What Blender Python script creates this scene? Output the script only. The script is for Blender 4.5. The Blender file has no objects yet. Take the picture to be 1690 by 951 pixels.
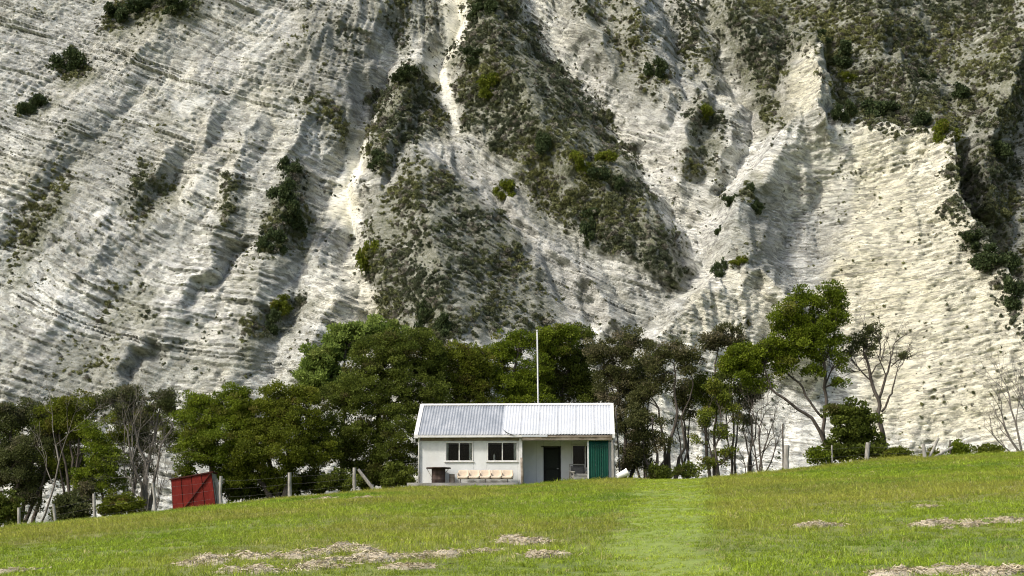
import bpy, math, random
import numpy as np

# ------------------------------------------------------------------ camera, sky, sun, exposure
scene = bpy.context.scene
COL = scene.collection
F_PX, W_PX, H_PX = 2700.0, 1690.0, 951.0
PITCH = math.atan(444.5 / F_PX)
CAM = (0.0, -90.0, -4.02)
cam_data = bpy.data.cameras.new('camera')
cam_data.sensor_width = 36.0
cam_data.lens = 36.0 * F_PX / W_PX
cam_data.clip_start = 0.5
cam_data.clip_end = 4000.0
cam = bpy.data.objects.new('camera', cam_data)
cam.location = CAM
cam.rotation_euler = (math.pi / 2 + PITCH, 0, 0)
COL.objects.link(cam)
scene.camera = cam

SUN_FROM = np.array([-0.62, -0.42, 0.80]); SUN_FROM = SUN_FROM / np.linalg.norm(SUN_FROM)
SUN_EL = math.asin(SUN_FROM[2])
SUN_AZ = math.atan2(SUN_FROM[0], SUN_FROM[1])
world = bpy.data.worlds.new('World')
scene.world = world
world.use_nodes = True
wn = world.node_tree
sky = wn.nodes.new('ShaderNodeTexSky')
sky.sky_type = 'NISHITA'
sky.sun_disc = False
sky.sun_elevation = SUN_EL
sky.sun_rotation = SUN_AZ
sky.air_density = 1.0
sky.dust_density = 4.0
sky.ozone_density = 0.6
bgn = wn.nodes['Background']
bgn.inputs['Strength'].default_value = 0.15
wn.links.new(sky.outputs[0], bgn.inputs[0])
sun_data = bpy.data.lights.new('sun', 'SUN')
sun_data.energy = 2.5
sun_data.angle = math.radians(6.0)
sun_data.color = (1.0, 0.955, 0.89)
sun = bpy.data.objects.new('sun', sun_data)
sun.rotation_euler = (math.pi / 2 - SUN_EL, 0, math.pi - SUN_AZ)
sun.location = (-60, -40, 80)
COL.objects.link(sun)
vs = scene.view_settings
vs.view_transform = 'Standard'
vs.look = 'None'
vs.gamma = 1.0
vs.exposure = 0.66
vs.use_curve_mapping = False
scene.cycles.use_denoising = True
scene.cycles.denoising_prefilter = 'FAST'
scene.cycles.filter_width = 1.1
scene.cycles.max_bounces = 6
scene.cycles.transparent_max_bounces = 8

# ------------------------------------------------------------------ helpers: projection, noise
_cp, _sp = math.cos(PITCH), math.sin(PITCH)
def ray(u, v):
    cx = (u - 845.0) / F_PX; cy = (475.5 - v) / F_PX
    return np.array([cx, _cp - cy * _sp, _sp + cy * _cp])
def at(u, v, Y):
    """point of the vertical plane y=Y seen at photograph position (u, v)"""
    d = ray(u, v); t = (Y - CAM[1]) / d[1]
    return np.array([CAM[0] + d[0] * t, Y, CAM[2] + d[2] * t])
def project(x, y, z):
    dx = x - CAM[0]; dy = y - CAM[1]; dz = z - CAM[2]
    dep = dy * _cp + dz * _sp
    up = -dy * _sp + dz * _cp
    return 845.0 + F_PX * dx / dep, 475.5 - F_PX * up / dep
def ppm(Y):
    return F_PX / (Y - CAM[1])          # photograph pixels per metre at depth Y

def _hash(ix, iy, seed):
    h = (ix.astype(np.int64) * 374761393 + iy.astype(np.int64) * 668265263 + seed * 982451653) & 0xffffffff
    h = ((h ^ (h >> 13)) * 1274126177) & 0xffffffff
    h = h ^ (h >> 16)
    return (h & 0xffff).astype(np.float32) / 65535.0
def noise(x, y, seed=0):
    """gradient noise, about -1..1"""
    x = np.asarray(x, dtype=np.float64); y = np.asarray(y, dtype=np.float64)
    ix = np.floor(x); iy = np.floor(y)
    fx = x - ix; fy = y - iy
    ux = fx * fx * fx * (fx * (fx * 6 - 15) + 10); uy = fy * fy * fy * (fy * (fy * 6 - 15) + 10)
    def g(ox, oy):
        a = _hash(ix + ox, iy + oy, seed) * 6.2831853
        return np.cos(a) * (fx - ox) + np.sin(a) * (fy - oy)
    n0 = g(0, 0) * (1 - ux) + g(1, 0) * ux
    n1 = g(0, 1) * (1 - ux) + g(1, 1) * ux
    return (n0 * (1 - uy) + n1 * uy) * 1.5
def fbm(x, y, seed=0, octaves=4, gain=0.5):
    a = 1.0; s = 0.0
    for o in range(octaves):
        s = s + a * noise(x, y, seed + o * 17); a *= gain; x = x * 2.03; y = y * 2.03
    return s
def sstep(a, b, x):
    t = np.clip((x - a) / (b - a), 0, 1)
    return t * t * (3 - 2 * t)

# ------------------------------------------------------------------ helpers: materials
def new_mat(name):
    m = bpy.data.materials.new(name); m.use_nodes = True
    nt = m.node_tree
    return m, nt, nt.nodes['Principled BSDF']
def node(nt, kind, **kw):
    n = nt.nodes.new(kind)
    for k, v in kw.items():
        if k.startswith('i_'):
            key = k[2:].replace('_', ' ')
            n.inputs[key].default_value = v
        else:
            setattr(n, k, v)
    return n
def mix_rgb(nt, fac, a, b, mode='MIX'):
    n = nt.nodes.new('ShaderNodeMix'); n.data_type = 'RGBA'; n.blend_type = mode
    for sock, val in ((0, fac), (6, a), (7, b)):
        if isinstance(val, (int, float)):
            n.inputs[sock].default_value = val
        elif isinstance(val, (tuple, list)):
            n.inputs[sock].default_value = tuple(val) + ((1.0,) if len(val) == 3 else ())
        else:
            nt.links.new(val, n.inputs[sock])
    return n.outputs[2]
def ramp(nt, fac, stops):
    n = nt.nodes.new('ShaderNodeValToRGB')
    el = n.color_ramp.elements
    while len(el) < len(stops): el.new(0.5)
    for e, (p, c) in zip(el, stops):
        e.position = p; e.color = tuple(c) + (1.0,) if len(c) == 3 else c
    nt.links.new(fac, n.inputs[0])
    return n.outputs[0]
def math_n(nt, op, a, b=None, clamp=False):
    n = nt.nodes.new('ShaderNodeMath'); n.operation = op; n.use_clamp = clamp
    for i, v in enumerate((a, b)):
        if v is None: continue
        if isinstance(v, (int, float)): n.inputs[i].default_value = v
        else: nt.links.new(v, n.inputs[i])
    return n.outputs[0]
def noise_n(nt, scale, detail=4, rough=0.55, vec=None, dist=0.0):
    n = nt.nodes.new('ShaderNodeTexNoise')
    n.inputs['Scale'].default_value = scale; n.inputs['Detail'].default_value = detail
    n.inputs['Roughness'].default_value = rough; n.inputs['Distortion'].default_value = dist
    if vec is not None: nt.links.new(vec, n.inputs['Vector'])
    return n.outputs['Fac']
def bump_n(nt, bsdf, height, strength=0.3, dist=0.02):
    b = nt.nodes.new('ShaderNodeBump')
    b.inputs['Strength'].default_value = strength; b.inputs['Distance'].default_value = dist
    nt.links.new(height, b.inputs['Height']); nt.links.new(b.outputs[0], bsdf.inputs['Normal'])
def coord(nt, scale=(1, 1, 1), kind='Object'):
    tc = nt.nodes.new('ShaderNodeTexCoord'); mp = nt.nodes.new('ShaderNodeMapping')
    mp.inputs['Scale'].default_value = scale
    nt.links.new(tc.outputs[kind], mp.inputs[0])
    return mp.outputs[0]
def surf(name, c1, c2, rough=0.7, scale=3.0, stretch=(1, 1, 1), bump=0.2, dirt=None, dirt_amt=0.4, metal=0.0, bdist=0.01, spec=0.3):
    """worn two-tone surface with optional blotches of a third colour"""
    m, nt, b = new_mat(name)
    v = coord(nt, stretch)
    n1 = noise_n(nt, scale, 5, 0.6, v)
    c = ramp(nt, n1, [(0.35, c1), (0.68, c2)])
    if dirt is not None:
        n2 = noise_n(nt, scale * 0.45, 6, 0.7, v, 0.6)
        f = math_n(nt, 'MULTIPLY', ramp(nt, n2, [(0.48, (0, 0, 0)), (0.72, (1, 1, 1))]), dirt_amt)
        c = mix_rgb(nt, f, c, dirt)
    nt.links.new(c, b.inputs['Base Color'])
    b.inputs['Roughness'].default_value = rough
    b.inputs['Metallic'].default_value = metal
    b.inputs['Specular IOR Level'].default_value = spec
    if bump: bump_n(nt, b, noise_n(nt, scale * 6, 4, 0.6, v), bump, bdist)
    return m

# ------------------------------------------------------------------ helpers: meshes and objects
class MB:
    def __init__(self): self.v = []; self.f = []
    def add(self, vs_, fs_):
        o = len(self.v); self.v += [tuple(map(float, p)) for p in vs_]
        self.f += [tuple(i + o for i in f) for f in fs_]; return self
    def box(self, x0, x1, y0, y1, z0, z1):
        return self.hexa([(x0, y0, z0), (x1, y0, z0), (x1, y1, z0), (x0, y1, z0), (x0, y0, z1), (x1, y0, z1), (x1, y1, z1), (x0, y1, z1)])
    def hexa(self, p):
        return self.add(p, [(0, 3, 2, 1), (4, 5, 6, 7), (0, 1, 5, 4), (1, 2, 6, 5), (2, 3, 7, 6), (3, 0, 4, 7)])
    def bar(self, a, b, w, h, up=(0, 0, 1)):
        a = np.array(a, float); b = np.array(b, float); d = b - a; d /= np.linalg.norm(d)
        s = np.cross(d, np.array(up, float)); s /= np.linalg.norm(s); t = np.cross(s, d)
        s *= w / 2; t *= h / 2
        return self.hexa([a - s - t, a + s - t, b + s - t, b - s - t, a - s + t, a + s + t, b + s + t, b - s + t])
    def tube(self, pts, rad, n=8, cap=True):
        pts = [np.array(p, float) for p in pts]
        if not hasattr(rad, '__len__'): rad = [rad] * len(pts)
        o = len(self.v); ref = None
        for i, p in enumerate(pts):
            d = pts[min(i + 1, len(pts) - 1)] - pts[max(i - 1, 0)]; d = d / (np.linalg.norm(d) + 1e-9)
            if ref is None:
                ref = np.array([1, 0, 0]) if abs(d[0]) < 0.9 else np.array([0, 1, 0])
            s = np.cross(d, ref); s /= (np.linalg.norm(s) + 1e-9); t = np.cross(s, d); ref = -np.cross(d, s) * -1
            ref = t
            for k in range(n):
                a = 2 * math.pi * k / n
                self.v.append(tuple(p + rad[i] * (math.cos(a) * s + math.sin(a) * t)))
        for i in range(len(pts) - 1):
            for k in range(n):
                a = o + i * n + k; b = o + i * n + (k + 1) % n
                self.f.append((a, b, b + n, a + n))
        if cap:
            self.f.append(tuple(o + k for k in reversed(range(n))))
            e = o + (len(pts) - 1) * n
            self.f.append(tuple(e + k for k in range(n)))
        return self
    def lathe(self, prof, c=(0, 0, 0), n=20):
        o = len(self.v)
        for r, z in prof:
            for k in range(n):
                a = 2 * math.pi * k / n
                self.v.append((c[0] + r * math.cos(a), c[1] + r * math.sin(a), c[2] + z))
        for i in range(len(prof) - 1):
            for k in range(n):
                a = o + i * n + k; b = o + i * n + (k + 1) % n
                self.f.append((a, b, b + n, a + n))
        self.f.append(tuple(o + k for k in reversed(range(n))))
        e = o + (len(prof) - 1) * n
        self.f.append(tuple(e + k for k in range(n)))
        return self
    def build(self, name, mat, parent=None, smooth=False, bevel=0.0):
        me = bpy.data.meshes.new(name); me.from_pydata(self.v, [], self.f); me.update()
        return link_mesh(name, me, mat, parent, smooth, bevel)
def link_mesh(name, me, mat, parent=None, smooth=False, bevel=0.0):
    if mat is not None and not len(me.materials): me.materials.append(mat)
    if smooth: me.polygons.foreach_set('use_smooth', [True] * len(me.polygons))
    o = bpy.data.objects.new(name, me); COL.objects.link(o)
    if parent is not None: o.parent = parent
    if bevel:
        bm = o.modifiers.new('bevel', 'BEVEL'); bm.width = bevel; bm.segments = 2; bm.limit_method = 'ANGLE'
    return o
def np_mesh(name, verts, faces, k):
    """fast mesh from numpy arrays; all faces have k corners"""
    me = bpy.data.meshes.new(name)
    me.vertices.add(len(verts)); me.vertices.foreach_set('co', np.ascontiguousarray(verts, dtype=np.float32).ravel())
    nf = len(faces)
    me.loops.add(nf * k); me.loops.foreach_set('vertex_index', np.ascontiguousarray(faces, dtype=np.int32).ravel())
    me.polygons.add(nf)
    me.polygons.foreach_set('loop_start', np.arange(0, nf * k, k, dtype=np.int32))
    me.update(calc_edges=True)
    return me
def float_attr(me, name, vals):
    a = me.attributes.new(name, 'FLOAT', 'POINT'); a.data.foreach_set('value', np.ascontiguousarray(vals, dtype=np.float32))
def color_attr(me, name, rgb):
    a = me.attributes.new(name, 'FLOAT_COLOR', 'POINT')
    c = np.ones((len(rgb), 4), np.float32); c[:, :3] = rgb
    a.data.foreach_set('color', c.ravel())
def empty(name, loc, rz=0.0):
    o = bpy.data.objects.new(name, None); o.location = loc; o.rotation_euler = (0, 0, rz); o.empty_display_size = 0.3
    COL.objects.link(o); return o
def tag(o, label=None, cat=None, group=None, kind=None):
    if label: o['label'] = label
    if cat: o['category'] = cat
    if group: o['group'] = group
    if kind: o['kind'] = kind
    return o

# ------------------------------------------------------------------ ground
CREST_PX = [(-400, 905), (-200, 893), (0, 882), (150, 864), (283, 846), (400, 829), (480, 821), (620, 806), (690, 801), (780, 800), (860, 798),
            (905, 794), (940, 791), (1030, 789), (1120, 787), (1200, 783), (1300, 773), (1450, 757), (1690, 744), (1900, 735), (2200, 728)]
_cx = np.array([at(u, v, -1.5)[0] for u, v in CREST_PX]); _cz = np.array([at(u, v, -1.5)[2] - 0.15 for u, v in CREST_PX])
def ground_z(x, y):
    x = np.asarray(x, float); y = np.asarray(y, float)
    crest = np.interp(x, _cx, _cz)
    t = np.clip((y + 90) / 88.5, -0.6, 1.0)
    near = -5.65 + 0.035 * np.clip(x, -45, 45)
    tt = t + 0.05 * np.sin(np.pi * np.clip(t, 0, 1))
    z = near + (crest - near) * tt
    d = np.clip(y + 1.5, 0, None)
    z = z - 0.015 * np.clip(d, 0, 8) - 0.07 * np.clip(d - 8, 0, 60)
    z = z - sstep(60, 140, np.abs(y)) * 0.0
    z = z + 0.10 * noise(x * 0.12, y * 0.12, 5) + 0.035 * noise(x * 0.7, y * 0.7, 6)
    foot = sstep(-6.2, -5.4, x) * (1 - sstep(5.9, 6.6, x)) * sstep(-0.9, -0.2, y) * (1 - sstep(7.0, 8.5, y))
    return z * (1 - foot) + foot * np.minimum(z, -0.14)
def gz(x, y): return float(ground_z(np.array([x]), np.array([y]))[0])
def ground_hit(u, v):
    d = ray(u, v); t = 12.0
    while t < 100:
        p = np.array(CAM) + d * t
        if p[2] < gz(p[0], p[1]): break
        t += 0.1
    return np.array(CAM) + d * t

def axis(fine0, fine1, step, far0, far1):
    a = list(np.arange(fine0, fine1 + step / 2, step)); s = step
    lo = [fine0]
    while lo[-1] > far0: s *= 1.35; lo.append(lo[-1] - s)
    s = step; hi = [a[-1]]
    while hi[-1] < far1: s *= 1.35; hi.append(hi[-1] + s)
    return np.array(lo[:0:-1] + a + hi[1:])
gxs = axis(-48, 48, 0.45, -1500, 1500); gys = axis(-80, 14, 0.45, -1500, 1500)
GX, GY = np.meshgrid(gxs, gys)
GZ = ground_z(GX, GY)
_nx, _ny = len(gxs), len(gys)
idx = np.arange(_nx * _ny).reshape(_ny, _nx)
quads = np.stack([idx[:-1, :-1], idx[:-1, 1:], idx[1:, 1:], idx[1:, :-1]], -1).reshape(-1, 4)
me = np_mesh('ground', np.stack([GX, GY, GZ], -1).reshape(-1, 3), quads, 4)

def lane_mask(x, y):
    """the mown lane that runs from the lower middle up to the right of the hut"""
    c = np.interp(y, [-72, -55, -30, 0], [1.5, 3.4, 5.6, 8.8]) + 0.5 * noise(y * 0.15, y * 0.0, 31)
    w = np.interp(y, [-72, -30, 0], [0.6, 1.5, 2.2])
    d = np.abs(x - c) / w
    return 1 - sstep(0.65, 1.15, d + 0.30 * noise(x * 0.5, y * 0.5, 32))
def seed_mask(x, y):
    """stands of taller, brownish seeding grass"""
    n = fbm(x * 0.09, y * 0.055, 41, 3)
    m = sstep(-0.35, 0.45, n + 0.15) * (1 - lane_mask(x, y))
    return m * sstep(-76, -55, y + 6 * noise(x * 0.1, y * 0.1, 43))
float_attr(me, 'lane', lane_mask(GX, GY).ravel())
float_attr(me, 'seed', seed_mask(GX, GY).ravel())
m, nt, b = new_mat('pasture')
v = coord(nt)
an = node(nt, 'ShaderNodeAttribute', attribute_name='lane'); sn = node(nt, 'ShaderNodeAttribute', attribute_name='seed')
c = ramp(nt, noise_n(nt, 0.9, 6, 0.65, v), [(0.32, (0.08, 0.11, 0.016)), (0.55, (0.13, 0.17, 0.022)), (0.75, (0.18, 0.20, 0.045))])
c = mix_rgb(nt, math_n(nt, 'MULTIPLY', sn.outputs['Fac'], 0.55), c, (0.16, 0.14, 0.04))
c = mix_rgb(nt, math_n(nt, 'MULTIPLY', an.outputs['Fac'], 0.6), c, (0.19, 0.25, 0.04))
nt.links.new(c, b.inputs['Base Color']); b.inputs['Roughness'].default_value = 0.95
bump_n(nt, b, noise_n(nt, 9, 5, 0.7, v), 0.8, 0.05)
tag(link_mesh('ground', me, m, smooth=True), kind='structure')

# ------------------------------------------------------------------ cliff
def poly_field(U, V, pts, wl, wr):
    """tent-shaped ridge along a polyline of (u, v, height): height times fall-off, other width on each side"""
    best = np.full(U.shape, 1e9); H = np.zeros(U.shape); S = np.zeros(U.shape)
    for (u0, v0, h0), (u1, v1, h1) in zip(pts[:-1], pts[1:]):
        du, dv = u1 - u0, v1 - v0; L2 = du * du + dv * dv
        t = np.clip(((U - u0) * du + (V - v0) * dv) / L2, 0, 1)
        ex = U - (u0 + t * du); ey = V - (v0 + t * dv)
        d = ex * ex + ey * ey
        k = d < best
        best = np.where(k, d, best); H = np.where(k, h0 + t * (h1 - h0), H)
        S = np.where(k, du * ey - dv * ex, S)       # >0: left of a line that runs down the picture
    d = np.sqrt(best)
    w = np.where(S > 0, wl, wr)
    x = np.clip(1 - d / w, 0, 1)
    return H * (0.85 * x + 0.15 * x * x)
RIDGES = [
    ([(800, -160, 6), (812, 0, 7), (835, 120, 8.5), (905, 220, 8.5), (985, 300, 7.5), (1060, 390, 6), (1135, 475, 2)], 120, 95),
    ([(690, 222, 4), (700, 330, 8), (725, 450, 10), (760, 600, 11)], 130, 210),
    ([(692, 60, 2), (684, 108, 5), (655, 190, 6.5), (628, 260, 5.5), (612, 330, 2)], 60, 55),
    ([(510, 170, 3), (476, 252, 5), (462, 340, 5.5), (432, 430, 3.5), (395, 560, 2), (360, 640, 1.5)], 75, 60),
    ([(350, -60, 3.2), (240, 60, 2.8), (130, 165, 2.5), (30, 290, 2.2), (-90, 410, 2)], 70, 120),
    ([(640, -80, 6), (590, 20, 6), (520, 60, 6), (430, 95, 4), (310, 150, 2.6), (235, 250, 2.2), (150, 350, 2), (60, 460, 1.8), (-40, 560, 1.8)], 90, 130),
    ([(345, 165, 3.5), (325, 250, 3.2), (300, 330, 2.5)], 40, 50),
    ([(420, 190, 3.5), (385, 265, 3.5), (370, 350, 3.5), (330, 440, 2.8), (245, 530, 2.2), (170, 620, 2)], 45, 55),
    ([(265, 235, 3), (225, 320, 3), (130, 430, 2.6), (60, 540, 2.4), (0, 640, 2)], 45, 60),
    ([(560, 440, 3), (530, 520, 4), (500, 600, 4)], 60, 60),
    ([(1325, 78, 12), (1330, 150, 13), (1338, 225, 12)], 42, 55),
    ([(1292, 215, 9), (1236, 288, 10), (1198, 335, 10), (1187, 440, 10), (1130, 510, 9), (1075, 565, 8), (1000, 640, 7)], 26, 210),
    ([(1385, 205, 8), (1470, 232, 8.5), (1545, 238, 11), (1552, 350, 13), (1615, 450, 14), (1665, 550, 14), (1730, 690, 13)], 300, 55),
    ([(1165, 135, 5), (1140, 210, 6), (1125, 290, 4)], 50, 45),
    ([(1035, -40, 5), (1060, 60, 6), (1100, 150, 5), (1090, 220, 3)], 55, 55),
    ([(960, -40, 4), (985, 50, 4.5), (1010, 110, 3)], 40, 40),
    ([(1215, 0, 4), (1275, 90, 5.5), (1275, 190, 4)], 50, 60),
    ([(1420, -100, 7), (1450, 60, 7), (1500, 150, 6), (1575, 225, 6)], 130, 90),
    ([(1720, 0, 9), (1650, 150, 9), (1620, 270, 8), (1640, 350, 7)], 90, 60),
    ([(1235, 455, 8), (1290, 500, 9), (1320, 600, 10)], 50, 60),
    ([(840, 330, 5), (930, 420, 6), (1010, 520, 6)], 35, 45),
    ([(-120, 120, 6), (-190, 300, 6), (-260, 480, 6)], 80, 80),
    ([(1830, 150, 9), (1860, 350, 10), (1900, 600, 11)], 110, 110),
]
GULLIES = [
    ([(750, -120, 5), (758, 30, 5), (716, 92, 5), (740, 190, 3)], 42, 42),
    ([(655, 40, 3), (628, 105, 5), (600, 190, 5), (556, 300, 5), (575, 365, 5), (560, 420, 4), (600, 520, 3)], 45, 45),
    ([(850, -60, 4), (880, 20, 5), (950, 105, 5), (1030, 195, 5), (1090, 275, 5), (1145, 360, 5), (1170, 450, 5)], 45, 60),
    ([(1160, -40, 4), (1210, 90, 5), (1246, 170, 5), (1246, 240, 5), (1205, 310, 5)], 35, 40),
    ([(1110, -30, 3), (1125, 60, 3), (1190, 150, 3)], 30, 30),
    ([(1345, 320, 3), (1300, 390, 4.5), (1310, 450, 4), (1390, 520, 2), (1440, 640, 1)], 80, 90),
    ([(700, 240, 2), (790, 310, 3.5), (900, 400, 4), (990, 520, 4)], 25, 45),
    ([(395, 395, 2.5), (355, 440, 3), (300, 485, 2)], 14, 20),
    ([(240, 570, 3), (200, 620, 3)], 14, 22),
    ([(300, 60, 1), (190, 170, 1.6), (90, 280, 1.6), (0, 380, 1.5)], 35, 35),
    ([(350, 210, 1.8), (280, 290, 2.4), (180, 370, 1.8)], 30, 30),
    ([(520, 310, 2), (480, 440, 1.8), (440, 600, 1.5)], 35, 35),
    ([(1590, 260, 5), (1600, 340, 5), (1680, 460, 5)], 40, 40),
]
# what grows or lies on the rock: polygons in photograph positions, density
VEG = [
    ([(768, -200), (868, -200), (862, 0), (905, 75), (965, 135), (1012, 195), (1055, 265), (1085, 340), (1130, 420), (1135, 470), (1040, 425), (960, 395), (895, 330), (835, 265), (770, 205), (742, 90), (770, 40)], 0.95),
    ([(655, 105), (700, 98), (722, 160), (735, 215), (690, 235), (640, 285), (596, 262), (606, 180), (630, 130)], 0.95),
    ([(690, 240), (760, 290), (850, 370), (900, 450), (930, 560), (640, 560), (625, 500), (590, 430), (588, 380), (640, 300)], 0.78),
    ([(590, 380), (620, 390), (640, 470), (625, 490), (592, 440)], 0.9),
    ([(595, -20), (735, -20), (728, 45), (690, 55), (640, 70), (610, 30)], 0.6),
    ([(475, 250), (500, 290), (512, 360), (490, 412), (440, 425), (432, 370), (450, 310)], 1.0),
    ([(420, 505), (495, 482), (502, 505), (470, 548), (425, 565), (400, 600), (380, 590), (405, 540)], 0.9),
    ([(400, 420), (440, 420), (430, 470), (395, 530), (380, 500)], 0.35),
    ([(150, 40), (200, -10), (330, -30), (320, 20), (240, 38), (200, 48)], 0.95),
    ([(90, 120), (110, 85), (150, 82), (140, 115), (105, 135)], 0.95),
    ([(38, 180), (60, 150), (85, 135), (80, 160), (50, 200)], 0.9),
    ([(85, 220), (120, 190), (130, 200), (100, 235)], 0.5),
    ([(185, 335), (235, 255), (295, 295), (265, 345), (220, 365)], 0.8),
    ([(352, 380), (368, 285), (402, 300), (390, 370), (365, 390)], 0.95),
    ([(245, 215), (265, 182), (280, 190), (258, 222)], 0.7),
    ([(0, 430), (0, 385), (55, 320), (115, 285), (120, 310), (60, 390)], 0.8),
    ([(0, 425), (45, 418), (20, 460), (0, 470)], 0.9),
    ([(150, 535), (175, 460), (240, 455), (255, 490), (230, 540)], 0.7),
    ([(60, 630), (90, 560), (200, 555), (190, 610), (120, 650)], 0.5),
    ([(490, 150), (560, 160), (590, 210), (565, 240), (520, 200)], 0.75),
    ([(470, 0), (600, 0), (610, 80), (560, 120), (490, 90)], 0.4),
    ([(1170, -200), (1690, -200), (1690, 210), (1560, 250), (1545, 228), (1400, 205), (1345, 95), (1310, 90), (1285, 120), (1265, 160), (1215, 85), (1160, 0)], 0.9),
    ([(1690, -200), (2100, -200), (2100, 700), (1690, 580)], 0.7),
    ([(1345, 95), (1400, 150), (1450, 170), (1480, 210), (1395, 208), (1375, 180)], 1.0),
    ([(1555, 240), (1690, 215), (1690, 590), (1660, 520), (1620, 440), (1575, 400), (1555, 350)], 0.85),
    ([(1570, 385), (1650, 400), (1690, 440), (1690, 560), (1660, 520), (1625, 445)], 1.0),
    ([(1150, 160), (1175, 150), (1205, 230), (1200, 290), (1120, 270), (1135, 200)], 0.85),
    ([(930, -20), (1060, -20), (1090, 70), (1120, 140), (1080, 160), (1020, 110), (985, 60)], 0.6),
    ([(1080, -20), (1160, -20), (1210, 90), (1190, 140), (1120, 110)], 0.55),
    ([(1215, 60), (1312, 70), (1294, 112), (1284, 165), (1290, 208), (1255, 200), (1242, 150)], 1.0),
    ([(1195, 325), (1235, 305), (1265, 340), (1260, 355), (1205, 345)], 0.9),
    ([(1060, 390), (1085, 370), (1140, 445), (1135, 480), (1095, 455)], 0.95),
    ([(1190, 390), (1250, 380), (1255, 420), (1215, 450), (1190, 420)], 0.35),
    ([(840, 290), (900, 320), (960, 350), (1000, 400), (960, 400), (880, 360)], 0.6),
    ([(20, 300), (100, 235), (160, 190), (200, 200), (110, 290), (40, 340)], 0.35),
    ([(440, 60), (520, 30), (560, 130), (480, 150)], 0.25),
    ([(60, 620), (130, 600), (300, 560), (330, 620), (200, 660)], 0.3),
    ([(1165, 300), (1200, 310), (1195, 340), (1175, 335)], 0.7),
    ([(640, 480), (920, 480), (930, 560), (640, 570)], 0.6),
]
GREY = [
    ([(470, 0), (600, 0), (625, 90), (600, 170), (520, 170), (450, 110)], 0.8),
    ([(280, 60), (380, 50), (420, 130), (330, 140)], 0.5),
    ([(700, 225), (770, 240), (860, 330), (960, 430), (1020, 520), (960, 545), (860, 440), (760, 300)], 0.75),
    ([(590, 300), (700, 240), (860, 380), (940, 560), (640, 560)], 0.35),
    ([(480, 330), (560, 370), (510, 410), (470, 400)], 0.7),
    ([(1230, 345), (1370, 350), (1370, 440), (1250, 460), (1200, 400)], 0.55),
    ([(1550, 240), (1700, 200), (1700, 600), (1620, 440), (1555, 360)], 0.7),
    ([(1215, 80), (1310, 60), (1284, 165), (1288, 212), (1245, 190)], 0.95),
    ([(1000, 300), (1150, 430), (1120, 500), (1000, 480)], 0.35),
    ([(0, 530), (260, 540), (220, 660), (0, 660)], 0.35),
    ([(930, 60), (1130, 100), (1200, 230), (1130, 300), (1040, 200)], 0.3),
    ([(50, 240), (180, 190), (300, 230), (200, 330), (80, 330)], 0.4),
    ([(100, 0), (300, 20), (200, 130), (60, 200), (0, 180), (0, 60)], 0.45),
    ([(60, 300), (300, 160), (420, 220), (200, 420), (60, 420)], 0.35),
    ([(150, 380), (400, 400), (430, 520), (250, 560), (120, 480)], 0.3),
]
CREAM = [
    ([(728, -60), (776, -60), (774, 45), (736, 90), (760, 200), (716, 140), (700, 90), (730, 40)], 0.6),
    ([(600, 190), (575, 300), (580, 370), (530, 340), (550, 270)], 0.7),
    ([(1300, 100), (1325, 80), (1345, 120), (1375, 200), (1290, 220), (1285, 170)], 0.7),
    ([(1390, 210), (1545, 235), (1560, 360), (1640, 480), (1690, 620), (1640, 740), (1440, 720), (1360, 480), (1400, 360)], 0.75),
    ([(1240, 290), (1390, 210), (1400, 360), (1250, 330)], 0.35),
    ([(1180, 450), (1270, 480), (1290, 560), (1080, 580)], 0.5),
    ([(1150, 0), (1210, 90), (1250, 170), (1230, 190), (1190, 110)], 0.5),
    ([(200, 30), (320, 20), (280, 60), (160, 110)], 0.35),
    ([(320, 160), (390, 230), (380, 330), (270, 330), (240, 230)], 0.3),
    ([(560, 370), (590, 380), (650, 540), (560, 560), (510, 480)], 0.4),
    ([(865, -40), (900, -40), (950, 100), (1100, 260), (1050, 240), (930, 110)], 0.3),
]
WHITE = [
    ([(880, 0), (960, 100), (1050, 180), (1140, 200), (1235, 240), (1200, 330), (1150, 450), (1080, 300), (1000, 190), (920, 100)], 0.9),
    ([(250, 400), (420, 390), (430, 470), (330, 560), (220, 560), (160, 500)], 0.6),
    ([(560, 370), (600, 390), (650, 550), (520, 570), (500, 470)], 0.9),
    ([(0, 120), (90, 40), (190, 30), (150, 130), (40, 230), (0, 250)], 0.5),
    ([(280, 180), (400, 200), (380, 330), (200, 380), (130, 350), (220, 270)], 0.55),
    ([(1080, 550), (1190, 460), (1280, 480), (1330, 560), (1700, 600), (1700, 790), (1000, 790)], 0.85),
    ([(1390, 210), (1545, 235), (1560, 360), (1640, 480), (1690, 620), (1360, 560), (1400, 360)], 0.6),
    ([(1230, 290), (1290, 215), (1390, 210), (1380, 320), (1250, 330)], 0.6),
    ([(470, 150), (560, 250), (540, 360), (510, 330)], 0.4),
    ([(0, 470), (160, 440), (150, 540), (0, 540)], 0.5),
    ([(615, 90), (660, 60), (720, 70), (705, 100), (640, 120), (612, 190), (590, 190)], 0.9),
    ([(1150, -20), (1190, -20), (1250, 150), (1255, 230), (1215, 320), (1190, 300), (1225, 200), (1200, 110)], 0.9),
    ([(850, -20), (905, -20), (960, 90), (1050, 170), (1010, 190), (920, 100)], 0.9),
    ([(690, 225), (760, 270), (860, 350), (950, 440), (1005, 555), (975, 560), (900, 430), (800, 330)], 0.45),
]
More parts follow.
